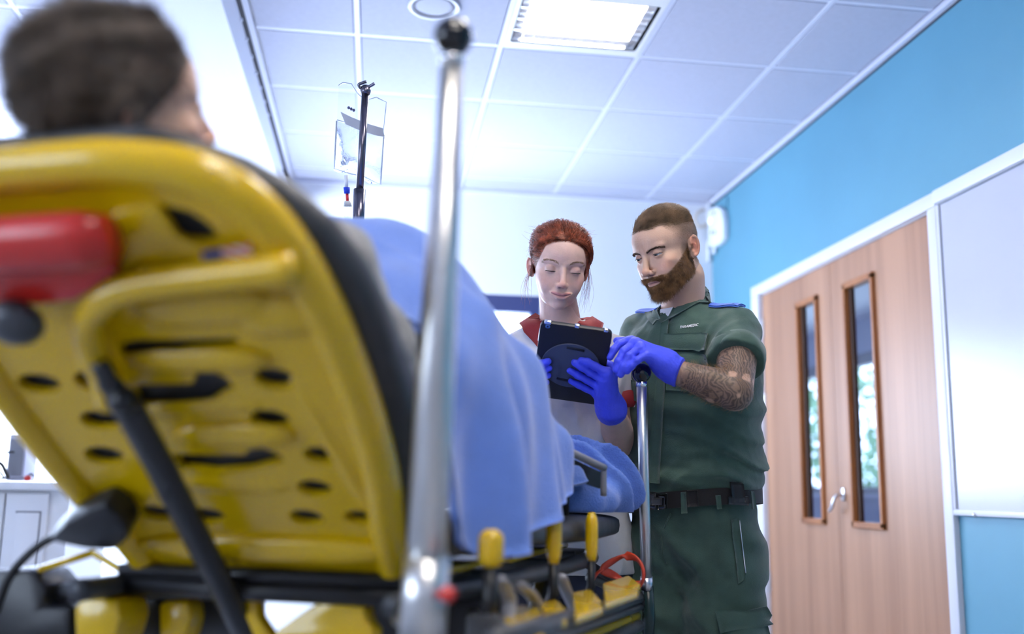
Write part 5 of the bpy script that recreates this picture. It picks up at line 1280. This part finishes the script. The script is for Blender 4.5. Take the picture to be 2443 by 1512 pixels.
# ------------------------------------------------------------------ woman in the tunic
def nurse():
    d0 = 2.72; YT = -6
    ft = P(1345, 1100, d0); root = thing('person', (ft[0], ft[1], 0), 'red-haired person in a pale grey tunic with red trim looking down at the tablet', 'person')
    ex = rotm('Z', YT)@np.array([1., 0, 0]); ey = rotm('Z', YT)@np.array([0, 1., 0])
    def row(x, y, a, b, d=d0): q = P(x, y, d); return (q[2], q[0], q[1], a, b)
    rows = sorted([row(1352, 1420, .185, .125), row(1352, 1300, .178, .122), row(1350, 1180, .158, .112), row(1348, 1060, .142, .102), row(1346, 980, .146, .112), row(1345, 910, .156, .122), row(1344, 850, .160, .108), row(1342, 805, .140, .085), row(1340, 778, .090, .066), row(1338, 758, .055, .055)])
    T_ = Loft(rows, YT)
    shL, elL, wrL = P(1468, 846, 2.70), P(1479, 1052, 2.69), P(1457, 972, 2.485)
    shR, elR, wrR = P(1214, 846, 2.74), P(1196, 1050, 2.72), P(1258, 930, 2.46)
    nb_ = P(1338, 758, 2.705)
    HO = P(1334, 636, 2.65); HR_ = rotm('Z', -2.5)@rotm('X', 17)@rotm('Y', 3)
    GW['neck1'] = tuple(((nb_-HO)@HR_)*100/.97)
    V, Q, C, hfn, tw = woman_head(HO, HR_, root)
    hipL, hipR = P(1350, 1400, d0)+ex*.08, P(1350, 1400, d0)-ex*.08
    legs = [[h_, np.array([h_[0], h_[1], .5])-ey*.02, np.array([h_[0], h_[1], .09])] for h_ in (hipL, hipR)]
    def body(p):
        d = T_.sdf(p, -.014)
        d = smin(d, s_chain(p, [shL, (shL+elL)/2, elL], [.045, .044, .040]), .025)
        d = smin(d, s_chain(p, [elL, elL*.65+wrL*.35, wrL], [.041, .043, .029]), .012)
        d = smin(d, s_chain(p, [shR, elR], [.045, .037]), .025); d = smin(d, s_chain(p, [elR, elR*.65+wrR*.35, wrR], [.036, .037, .0255]), .012)
        d = smin(d, s_cap(p, nb_-SZ*.04, HO+(HR_@np.array([0, 3.0, -7.5]))*.0094, .053, .046), .03)
        for L_ in legs: d = smin(d, s_chain(p, L_, [.07, .05, .035]), .03)
        return d.astype(f32)
    bv, bq = mesh_sdf(body, *bounds([shL, elL, wrL, shR, wrR, elR, legs[0][2]-SZ*.05, legs[1][2], nb_+SZ*.1, ft+ey*.1, ft-ey*.1], .07), .0065)
    base = np.array(GW['skin']); hv = tw(V)
    bcol = np.concatenate([np.concatenate([C, np.zeros((len(C), 1))], 1), np.concatenate([np.repeat(base[None], len(bv), 0), np.zeros((len(bv), 1))], 1)])
    obj('body', (np.concatenate([hv, bv]), np.concatenate([Q, bq+len(hv)])), MSKIN, root, col=bcol)
    axL, axR = unit(elL-shL), unit(elR-shR); cfL, cfR = shL+axL*.135, shR+axR*.135
    zhem = .78
    def tunic(p, w=True):
        d = T_.sdf(p, .005)
        d = smin(d, s_ell(p, P(1395, 905, d0)-ey*.085, (.062, .055, .062)), .05); d = smin(d, s_ell(p, P(1295, 905, d0)-ey*.085, (.062, .055, .062)), .05)
        for s_, cf, ax in ((shL, cfL, axL), (shR, cfR, axR)):
            d = smin(d, smax(s_chain(p, [s_-SZ*.012, cf+ax*.05], [.048, .060]), (p-_v(cf))@_v(ax), .004), .03); d = smin(d, s_cap(p, s_-SZ*.01, nb_-SZ*.035, .040, .030), .03)
        if w: d = d-(folds(p, .008, 60, unit(ex+SZ*.2), 1.4, 21)+wrinkle(p, .003, 60, 5))*np.clip(np.linalg.norm(p-_v(nb_), axis=1)/.06-1.6, 0, 1).astype(f32)
        d = np.maximum(d, zhem-p[:, 2])
        d = smax(d, -s_cap(p, nb_-SZ*.025-ey*.004, nb_+SZ*.12, .060, .095), .004)
        d = smax(d, -s_cap(p, nb_-ey*.11-SZ*.085, nb_-ey*.06+SZ*.06, .006, .066), .004)
        return d.astype(f32)
    lo, hi = bounds([shL, shR, cfL, cfR, ft+ex*.2+ey*.16, ft-ex*.2-ey*.18, nb_], .08); lo[2] = zhem-.01
    tu = obj('tunic', mesh_sdf(tunic, lo, hi, .005), MTUNIC, root)
    tf = lambda p: tunic(p, False)
    # red collar trim along the neck opening
    tfn = lambda p: np.minimum(tunic(p, False), s_cap(p, nb_-SZ*.07, nb_+SZ*.012, .068, .056)).astype(f32)
    for sg in (1, -1):
        inn = bez([nb_+ex*x*sg+ey*y+SZ*z for x, y, z in ((0, .062, .004), (.038, .054, .0), (.064, .016, -.014), (.062, -.028, -.034), (.040, -.066, -.072), (.010, -.088, -.118))], 6)
        out = bez([nb_+ex*x*sg+ey*y+SZ*z for x, y, z in ((0, .088, -.012), (.058, .078, -.018), (.098, .020, -.032), (.096, -.034, -.052), (.070, -.076, -.094), (.034, -.098, -.146))], 6)
        bd = np.array([inn*(1-t)+out*t for t in np.linspace(0, 1, 6)]); q_ = bd.reshape(-1, 3)
        for _ in range(6): q_ = q_-grad(tfn, q_, .006)*np.clip(tfn(q_.astype(f32)), -.03, .03)[:, None]
        q_ = q_+grad(tfn, q_, .006)*.017; bd = q_.reshape(bd.shape)
        obj('collar_trim', sheet(bd if sg < 0 else bd[::-1], .005), MTRIM, tu)
    for cf, ax in ((cfL, axL), (cfR, axR)):
        u_ = unit(np.cross(ax, [0, 1, .2])); w_ = np.cross(ax, u_); th_ = np.linspace(0, 2*math.pi, 44, endpoint=False)
        g_ = np.array([cf+ax*t+(rr+.0012*np.sin(th_*4))[:, None]*(np.cos(th_)[:, None]*u_+np.sin(th_)[:, None]*w_) for t, rr in ((.003, .048), (.007, .0655), (-.008, .0690), (-.036, .0685), (-.039, .058))])
        idx = np.arange(5*44).reshape(5, 44); q_ = np.stack([idx[:-1], np.roll(idx, -1, 1)[:-1], np.roll(idx, -1, 1)[1:], idx[1:]], -1).reshape(-1, 4); obj('sleeve_cuff', (g_.reshape(-1, 3), q_), MTRIM, tu)
    drape('side_seam', [(1424, 960), (1430, 960), (1432, 1085), (1426, 1085)], tf, MTUNIC, tu, .004, .002, (12, 3))
    def trs(p):
        d = None
        for L_ in legs: e = s_chain(p, [L_[0]+SZ*.05, L_[1], L_[2]], [.10, .08, .07]); d = e if d is None else smin(d, e, .03)
        d = smin(d, T_.sdf(p, -.004), .02); return np.maximum(np.maximum(d-wrinkle(p, .005, 26, 4), .05-p[:, 2]), p[:, 2]-f32(.88)).astype(f32)
    lo, hi = bounds([hipL, hipR, legs[0][2], legs[1][2]], .16); lo[2] = .04; hi[2] = .9
    obj('trousers', mesh_sdf(trs, lo, hi, .009), MNAVY, root)
    for L_ in legs: boot('shoe', np.array([L_[2][0], L_[2][1], 0]), -ey, root)
    # glove spread over the back of the tablet (her left hand)
    F_ = [[(1446, 888), (1420, 873), (1402, 864), (1387, 859)], [(1437, 905), (1408, 888), (1388, 875), (1371, 865)], [(1430, 922), (1400, 906), (1378, 894), (1360, 884)], [(1424, 940), (1398, 927), (1380, 918), (1362, 909)]]
    fg = [([tloc(x, y, .020 if i < 1 else .0185-.002*i) for i, (x, y) in enumerate(ch)], r) for ch, r in zip(F_, (.0092, .0094, .009, .0078))]
    fg.append(([tloc(1462, 930, .022), tloc(1464, 895, .010), tloc(1456, 872, -.010), tloc(1440, 862, -.020)], .0098))
    wA = wrL
    palm = [(tloc(1450, 890, .022), wA, .014, .029), (tloc(1442, 908, .024), wA, .0145, .030), (tloc(1434, 925, .024), wA, .014, .030), (tloc(1428, 942, .022), wA, .0125, .028)]
    wdir = unit(elL-wrL)
    gf = glove_sdf(palm, fg, ([wA, wA+wdir*.006, wA+wdir*.024], [.0335, .0345, .0375]))
    obj('glove', mesh_sdf(gf, *bounds([q for ch, _ in fg for q in ch]+[wA+wdir*.03], .05), .0021), MGLOVE, root)
    obj('glove_cuff', tube([wA+wdir*.018, wA+wdir*.023, wA+wdir*.028], [.0370, .0392, .0365], 36), MGLOVE, root)
    # her right hand on the other edge
    F2 = [[(1268, 880), (1290, 868), (1308, 862)], [(1266, 895), (1290, 884), (1310, 878)], [(1266, 910), (1290, 900), (1308, 895)], [(1268, 924), (1288, 916), (1304, 912)]]
    fg2 = [([tloc(x, y, .018) for x, y in ch], .009) for ch in F2]+[([tloc(1262, 915, .01), tloc(1272, 885, -.018), tloc(1290, 870, -.022)], .0098)]
    gf2 = glove_sdf([(fg2[k_][0][0], wrR, .014, .024) for k_ in range(4)], fg2, ([wrR, wrR+unit(elR-wrR)*.006, wrR+unit(elR-wrR)*.022], [.026, .029, .033]))
    obj('glove', mesh_sdf(gf2, *bounds([q for ch, _ in fg2 for q in ch]+[wrR], .05), .003), MGLOVE, root)
    return root
nurse()
# ================================================================== PATIENT, BLANKETS
MSWEAT = mat('grey_knit', (.30, .29, .29), .9, var=.35, vscale=16, bump=.5, bscale=120, sheen=.3)
MHAIRP = mat('dark_brown_hair', (.13, .098, .078), .5, var=.5, vscale=30)
MBLANK = mat('blue_blanket', (.12, .22, .62), .85, var=.08, vscale=12, bump=.35, bscale=240, sheen=.4)
def bp(v, s, n): return bw(v, s, -n)              # n above the front of the backrest
def patient():
    root = thing('person', sw(0, .15, .95), 'person with brown hair lying on the raised backrest of the stretcher', 'person')
    chest, belly, pelvis = bp(0, .30, .175), bp(.0, .06, .19), sw(0, .10, 1.06)
    shR, shL = bp(.165, .40, .16), bp(-.165, .40, .16)
    elR, haR = bp(.20, .17, .165), sw(.17, .20, 1.18)
    elL, haL = bp(-.20, .17, .165), sw(-.17, .20, 1.18)
    knR, knL = sw(.12, .35, 1.34), sw(-.10, .36, 1.34)
    anR, anL = sw(.12, .76, 1.02), sw(-.12, .76, 1.02)
    HO = P(282, 266, 1.15)
    # head axes: crown up the backrest, face turned up and to the person's right
    up = unit(SZ*.86-SA*.42+SV*.05); face = SA*.80+SV*.55+SZ*.25; face = unit(face-up*(face@up)); R_ = frame(np.cross(-face, up), -face, up)
    g = dict(GM); g.update(stubble=False, skin=(.60, .37, .27), neck0=(0, 2.4, -5.5), neckr=(5.2, 5.6), lid=-.1, open=.2)
    nb = bp(.0, .50, .125); g['neck1'] = tuple(((nb-HO)@R_)*100)
    V, Q, C, fn, tw = build_head('head', g, HO, R_, 1.0, MSKIN, root, h=.34)
    for s in (1, -1): eye(s, (0, -1, -.1), g, tw, root)
    N = grad(fn, V, .08); rg = np.random.default_rng(21)
    x, y, z = np.abs(V[:, 0]), V[:, 1], V[:, 2]
    hm = np.clip((z-(5.6-(y+8)*.90))/.6, 0, 1)*np.where((x > 8.0) & (z < .5) & (y < 3), 0, 1)*np.clip((z+6)/1, 0, 1)
    C = C*(1-.9*hm[:, None])+np.array([.045, .030, .022])*.9*hm[:, None]
    n = 16000; k = rg.choice(len(V), n, p=hm/hm.sum()); b = V[k]; nn = N[k]
    clump = np.stack([np.sin(b[:, 0]*1.1+b[:, 2]*.7), np.sin(b[:, 1]*.9+2), np.sin(b[:, 2]*1.2+b[:, 0])], 1)*.35
    d = nn*.52+clump+np.array([.25, .45, .1])+rg.normal(0, .16, (n, 3))
    hv, hq = strands(b, d, rg.uniform(2.8, 5.4, n), .05, 5, seed=3, curl=.12, bend=-nn*.5)
    obj('hair', (tw(hv), hq), MHAIRP, root)
    def body(p):
        d = s_ell(p, chest, (.165, .26, .095), frame(SV, BS, -BN))
        d = smin(d, s_cap(p, shR, shL, .055), .05); d = smin(d, s_chain(p, [belly, pelvis], [.12, .125]), .06)
        d = smin(d, s_cap(p, nb-BS*.03, HO+(R_@np.array([0, 2.6, -8.0]))*.01, .055, .05), .03)
        for a, b_, c_ in ((shR, elR, haR), (shL, elL, haL)): d = smin(d, s_chain(p, [a, b_, c_], [.050, .042, .030]), .03); d = smin(d, s_ell(p, c_+SA*.05, (.04, .06, .022), frame(SV, SA, SZ)), .02)
        for i_, (a, b_, c_) in enumerate(((sw(.09, .12, 1.06), knR, anR), (sw(-.09, .12, 1.06), knL, anL))): d = smin(d, s_chain(p, [a, b_, c_], [.085, .060, .04]), .03); d = smin(d, s_cap(p, c_, c_+SA*.06+SZ*.10, .035, .03), .03)
        return d.astype(f32)
    pts = [shR, shL, elR, elL, haR, haL, knR, knL, anR+SA*.08+SZ*.12, anL, nb, pelvis-SZ*.05]
    bv, bq = mesh_sdf(body, *bounds(pts, .11), .010)
    col = np.concatenate([C, np.repeat(np.array(g['skin'])[None], len(bv), 0)]); hv = tw(V)
    obj('body', (np.concatenate([hv, bv]), np.concatenate([Q, bq+len(hv)])), MSKIN, root, col=col)
    def sweater(p):
        d = s_ell(p, chest, (.185, .27, .115), frame(SV, BS, -BN))
        d = smin(d, s_cap(p, shR, shL, .072), .05); d = smin(d, s_chain(p, [belly, pelvis], [.135, .14]), .06)
        for a, b_, c_ in ((shR, elR, haR), (shL, elL, haL)): d = smin(d, s_chain(p, [a, b_, b_*.25+c_*.75], [.068, .062, .045]), .03)
        d = smax(d, -s_cap(p, nb+BS*.0, HO, .058, .07), .01)
        d = d-folds(p, .016, 55, unit(BS+SV*.4), 1.6, 5)
        return d.astype(f32)
    obj('sweater', mesh_sdf(sweater, *bounds([shR, shL, elR, elL, haR, haL, pelvis-SZ*.08, nb], .12), .008), MSWEAT, root)
    def trousers(p):
        d = s_chain(p, [belly*.3+pelvis*.7, pelvis], [.125, .13])
        for a, b_, c_ in ((sw(.09, .12, 1.06), knR, anR), (sw(-.09, .12, 1.06), knL, anL)): d = smin(d, s_chain(p, [a, b_, c_], [.092, .070, .052]), .03)
        return (d-folds(p, .008, 45, unit(SZ+SA*.4), 1.4, 8)).astype(f32)
    obj('trousers', mesh_sdf(trousers, *bounds([pelvis, knR, knL, anR, anL], .15), .010), MNAVY, root)
    return root
patient()

# ------------------------------------------------------------------ blanket over the body, hanging over the right side
def blanket():
    # stations along the bed: (u, crown height, half width right at top, right hem height, left ...)
    US = np.array([-.04, .05, .13, .24, .34, .44, .52, .60, .70, .80, .90])
    ZC = np.array([1.27, 1.36, 1.45, 1.495, 1.49, 1.48, 1.43, 1.36, 1.26, 1.16, 1.08])             # crown over belly and knees
    VR = np.array([.285, .305, .315, .318, .318, .314, .308, .304, .305, .305, .29])                  # right shoulder of the cloth
    ZR = np.array([1.24, 1.275, 1.293, 1.295, 1.29, 1.275, 1.24, 1.20, 1.145, 1.095, 1.05])
    ZHm = np.array([.96, .90, .905, .925, .945, .96, .975, .99, 1.01, 1.02, 1.02])                    # right hem
    us = np.linspace(US[0], US[-1], 90); g = []
    it = lambda A_: np.interp(us, US, A_)
    zc, vr, zr, zh = it(ZC), it(VR), it(ZR), it(ZHm)
    rg = np.random.default_rng(3)
    for i, u in enumerate(us):
        prof = [(-.335, zr[i]-.26), (-.33, zr[i]-.12), (-.29, zr[i]-.02), (-.18, zc[i]-.03), (-.06, zc[i]), (.06, zc[i]-.005), (.17, (zc[i]+zr[i])/2+.02), (vr[i]-.04, zr[i]+.005), (vr[i], zr[i]-.05), (vr[i]+.022, zr[i]*.55+zh[i]*.45), (vr[i]+.035, zh[i])]
        p = bez([(0, a, b) for a, b in prof], 7)[:, 1:]
        g.append([sw(a, u, b) for a, b in p])
    g = np.array(g); m, n = g.shape[:2]
    du = np.gradient(g, axis=0); dv = np.gradient(g, axis=1); N = np.cross(du, dv); N /= np.linalg.norm(N, axis=2)[..., None]
    if N[m//2, n//2, 2] < 0: N = -N
    U_, T_ = np.meshgrid(us, np.linspace(0, 1, n), indexing='ij')
    hang = np.clip((T_-.72)/.2, 0, 1)
    f_ = .020*np.sin(U_*26+2.2*np.sin(T_*5)+1.0)*hang+.012*np.sin(U_*47+T_*3)*hang+.014*np.sin(U_*17+T_*16)*(1-hang)*.8+.008*np.sin(U_*31-T_*21)
    g = g+N*f_[..., None]
    v, f = sheet(g if N[m//2, n//2]@np.cross(du, dv)[m//2, n//2] > 0 else g[:, ::-1], .012)
    o = obj('blanket', (v, f), MBLANK); tag(o, 'large blue blanket draped over the person on the stretcher and hanging down its side', 'blanket')
blanket()
def folded(name, pts_rows, label, th=.02):
    g = np.array(pts_rows); o = obj(name, sheet(g, th), MBLANK); tag(o, label, 'blanket'); return o
# second blue blanket bunched over the feet
def foot_blanket():
    def fn(p):
        d = s_chain(p, [sw(.12, .86, 1.00), sw(.28, .88, 1.00), sw(.36, .94, .985)], [.07, .06, .04])
        d = smin(d, s_chain(p, [sw(-.18, .96, 1.04), sw(.05, .97, 1.05), sw(.30, 1.00, 1.03), sw(.375, 1.04, 1.0)], [.075, .078, .066, .04]), .02)
        d = smin(d, s_ell(p, sw(.355, 1.03, 1.0), (.055, .055, .07), frame(SV, SA, SZ)), .02)
        d = d-folds(p, .022, 60, unit(SA+SZ*.6+SV*.3), 1.8, 7)
        return np.maximum(d, f32(.952)-p[:, 2]).astype(f32)
    o = obj('folded_blanket', mesh_sdf(fn, *bounds([sw(-.26, .78, .95), sw(.43, 1.10, 1.13), sw(.43, .80, .95), sw(-.2, 1.1, 1.1)], .06), .007), MBLANK)
    tag(o, 'smaller blue blanket bunched up on the foot of the mattress', 'blanket')
foot_blanket()
# strap loop in red at the foot end, restraint frame
MREDL = mat('red_strap_plastic', (.55, .05, .02), .35)
dS = 2.33
lp = [(1436, 1356), (1462, 1338), (1490, 1326), (1518, 1332), (1534, 1356), (1534, 1384), (1520, 1396), (1496, 1388), (1466, 1372), (1442, 1362)]
lpw = bez([P(x, y, dS+.02*math.sin(i)) for i, (x, y) in enumerate(lp)], 5, True)
obj('release_strap', tube(lpw, .011, 10, closed=True, flat=.4, up=SV), MREDL, st)
obj('release_strap_tail', tube(bez([P(1436, 1358, dS), P(1420, 1372, dS-.02), P(1412, 1392, dS-.03)], 5), .006, 8, flat=.5), MREDL, st)
# folding tray frame over the shins
fr = [P(1356, 1076, 2.10), P(1440, 1116, 2.16), P(1440, 1182, 2.16), P(1352, 1150, 2.10)]
cf_ = thing('monitor_cradle', fr[3], 'dark grey folding cradle frame between the draped blanket and the bunched blanket', 'bracket')
obj('cradle_bar', tube(np.linspace(fr[0], fr[1], 5), .012, 12, flat=.7), MGREYP, cf_); obj('cradle_post', tube(np.linspace(fr[1], fr[2], 5), .007, 10), MGREYP, cf_)
obj('cradle_post', tube([fr[0], fr[3], P(1348, 1230, 2.08)], .008, 10), MBLACK, cf_)
obj('cradle_back', (lambda q: sheet(np.array([[q[0], q[1]], [q[3], q[2]]]), .012))([P(1362, 1092, 2.14), P(1434, 1126, 2.20), P(1434, 1166, 2.20), P(1362, 1140, 2.14)]), MBLACK, cf_, False)
# ================================================================== FURNITURE AND WALL THINGS
# whiteboard on the blue wall
wy0, wy1, wz0, wz1 = 1.30, 3.362, .937, 2.150
wbd = thing('whiteboard', (XR, (wy0+wy1)/2, wz0), 'large white-framed whiteboard on the blue wall next to the wooden doors', 'whiteboard')
MBOARD = mat('whiteboard_enamel', (.47, .47, .56), .22, var=.02, vscale=2)
obj('board', box((XR-.014, wy0+.02, wz0+.02), (XR-.004, wy1-.012, wz1-.05)), MBOARD, wbd, False)
obj('top_frame', bbox((XR-.034, wy0, wz1-.055), (XR, wy1, wz1), .008), MW, wbd, True, 40); obj('bottom_frame', bbox((XR-.022, wy0, wz0), (XR, wy1, wz0+.022), .005), MW, wbd, True, 40)
obj('side_frame', bbox((XR-.020, wy1-.016, wz0+.022), (XR, wy1, wz1-.055), .003), MW, wbd, True, 40); obj('side_frame', bbox((XR-.020, wy0, wz0+.022), (XR, wy0+.016, wz1-.055), .003), MW, wbd, True, 40)
obj('edge_strip', join([box((XR-.016, wy1-.022, wz0+.022), (XR-.012, wy1-.016, wz1-.055)), box((XR-.018, wy0+.02, wz1-.060), (XR-.012, wy1-.016, wz1-.055))]), mat('board_edge_grey', (.20, .22, .26), .4), wbd, False)
q = onX(2326, 1228, XR-.02); obj('frame_screw', ball(q, .009), MSTEEL, wbd)
# alarm box in the corner, with conduit and looped cable
dv = thing('alarm_box', onX(1718, 560, XR), 'white rounded alarm box on the blue wall by the ceiling corner', 'alarm')
def xw(x, y, dx=0.): p_ = onX(x, y, XR); p_[0] -= dx; return p_
pl_ = [(1708, 500), (1722, 492), (1736, 500), (1741, 530), (1741, 566), (1734, 580), (1716, 592), (1706, 588), (1703, 560), (1703, 520)]
pts = np.array([xw(*q)[1:] for q in pl_]); c0 = pts.mean(0)
MALB = mat('alarm_white', (.78, .80, .86), .35)
Rx = frame([0, 1, 0], [0, 0, 1], [1, 0, 0])
obj('cover', prism(pts[::-1], -.045, 0, Rx, (XR, 0, 0), .012), MALB, dv, True, 40)
for x, y in ((1720, 509), (1722, 555), (1714, 556)): obj('screw_hole', ball(xw(x, y, .045), (.006, .014, .014)), MGREYP, dv)
obj('indicator', ball(xw(1710, 528, .045), (.006, .022, .022)), emis('indicator_white', (.8, .95, 1), 1.2), dv)
obj('spout', tube([xw(1712, 588, .02), xw(1711, 606, .02)], .014, 10), MALB, dv); obj('cable', tube([xw(1737, 470, .006), xw(1737, 495, .006)], .005, 8), MWALLB, dv)
cd = thing('conduit', onY(1699, 520, YB-.03), 'white vertical conduit with a looped cream cable in the room corner', 'conduit')
obj('trunking', tube([onY(1706, 462, YB-.03), onY(1704, 530, YB-.03)], .016, 8), MALB, cd); obj('trunking', tube([onY(1692, 486, YB-.03), onY(1693, 528, YB-.03)], .022, 8), MALB, cd)
obj('bracket', tube([onY(1700, 474, YB-.04), onY(1700, 512, YB-.04)], .006, 8), MGREYP, cd)
obj('looped_cable', tube(bez([onY(x, y, YB-.04) for x, y in ((1680, 500), (1666, 506), (1659, 522), (1664, 538), (1678, 540), (1694, 532), (1704, 530))], 6), .010, 8), mat('cream_cable', (.55, .48, .42), .5), cd)
obj('lower_trunking', tube([onY(1690, 572, YB-.02), onY(1691, 625, YB-.02)], .012, 8), MALB, cd)
# white base cabinet with worktop at the left
MCAB = mat('cabinet_white', (.90, .90, .92), .4)
CY = 4.15; ca, cb = onY(-230, 1155, CY), onY(166, 1155, CY)
cab = thing('base_cabinet', ((ca[0]+cb[0])/2, CY+.3, 0), 'white base cabinet with panelled door standing behind the stretcher', 'cabinet')
wtz = .965
obj('carcass', box((ca[0], CY+.02, .08), (cb[0], CY+.6, wtz)), MCAB, cab, False); obj('plinth', box((ca[0]+.02, CY+.06, 0), (cb[0]-.02, CY+.58, .08)), MGREYP, cab, False)
xs_ = [ca[0], onY(12, 1200, CY)[0], cb[0]-.07]
for a, b in zip(xs_[:-1], xs_[1:]):
    d_ = obj('cabinet_door', bbox((a+.004, CY-.002, .10), (b-.004, CY+.02, wtz-.012), .003), MCAB, cab, True, 40)
    obj('door_panel', bbox((a+.05, CY-.006, .16), (b-.03, CY, wtz-.085), .003), MCAB, d_, True, 40); obj('panel_groove', join([box((a+.044, CY-.0035, wtz-.087), (b-.024, CY-.0015, wtz-.079)), box((b-.030, CY-.0035, .16), (b-.024, CY-.0015, wtz-.079))]), MGREYP, d_, False)
wt = obj('worktop', bbox((ca[0]-.02, CY-.03, wtz+.001), (cb[0]+.015, CY+.6, wtz+.034), .004), MCAB); tag(wt, 'white laminate worktop on the base cabinet', 'worktop')
zt = wtz+.036
eq = thing('equipment_box', (onY(32, 1100, CY+.2)[0], CY+.2, zt), 'grey upright equipment box on the white worktop', 'equipment')
e0, e1 = onY(22, 1142, CY+.2)[0], onY(66, 1142, CY+.2)[0]; obj('housing', bbox((e0, CY+.15, zt), (e1, CY+.3, zt+.19), .008), mat('lilac_grey_plastic', (.42, .42, .52), .5), eq, True, 40); obj('front_plate', bbox((e0+.008, CY+.146, zt+.02), (e1-.008, CY+.151, zt+.17), .002), MGREYP, eq, True, 40)
for k, (pts, lab) in enumerate((([(-20, 1092), (10, 1080), (34, 1078)], 'thin black lead running up from the worktop to the equipment box'), ([(-30, 1098), (2, 1106), (14, 1128), (20, 1141)], 'thick black lead curling down onto the white worktop'), ([(-30, 1112), (-4, 1122), (10, 1140)], 'second black lead curling beside the thick one on the worktop'), ([(-40, 1141), (30, 1141), (62, 1138), (74, 1130), (80, 1137)], 'pale grey lead lying along the front of the worktop'))):
    w_ = bez([onY(x, y, CY+.10) for x, y in pts], 6); w_[:, 2] = np.maximum(w_[:, 2], zt+.008)
    tag(obj('power_lead', tube(w_, .008 if k == 1 else .005, 8), MBLACK if k != 3 else MGREYP), lab, 'cable')
tag(obj('red_plug', ball((onY(68, 1118, CY+.1)[0], CY+.1, zt+.012), (.014, .012, .012)), MRED), 'small red plug lying on the white worktop', 'plug')
# trees outside the corridor window
MLEAF = mat('tree_leaves', (.16, .32, .16), .6, var=.4, vscale=3)
MBARK = mat('tree_bark', (.08, .05, .03), .9)
for k, (x, y, r, lab) in enumerate(((7.2, 9.6, 1.3, 'leafy tree outside the corridor window, nearer the double doors'), (7.6, 14.0, 1.6, 'leafy tree outside the corridor window, farther from the double doors'))):
    tr_ = thing('tree', (x, y, -.1), lab, 'tree')
    obj('trunk', tube([(x, y, -.1), (x+.05, y, 1.2), (x, y+.1, 2.2)], [.14, .11, .07], 10), MBARK, tr_)
    rg = np.random.default_rng(40+k); n = 2600; d_ = rg.normal(0, 1, (n, 3)); d_ /= np.linalg.norm(d_, axis=1)[:, None]; c_ = np.array([x, y, 2.3])+d_*(r*rg.uniform(.35, 1, n)**.5)[:, None]*np.array([1, 1.2, 1.25])
    a_ = rg.normal(0, 1, (n, 3)); a_ /= np.linalg.norm(a_, axis=1)[:, None]; b_ = np.cross(a_, rg.normal(0, 1, (n, 3))); b_ /= np.linalg.norm(b_, axis=1)[:, None]
    v = np.stack([c_-a_*.11, c_+b_*.05, c_+a_*.11, c_-b_*.05], 1).reshape(-1, 3); lf = obj('foliage', (v, np.arange(4*n).reshape(n, 4)), MLEAF, tr_, False); lf['kind'] = 'stuff'
tag(obj('ground_outside', box((CX1+.2, 3, -.25), (30, 30, -.15)), mat('grass_ground', (.10, .17, .06), .9), smooth=False), kind='structure')
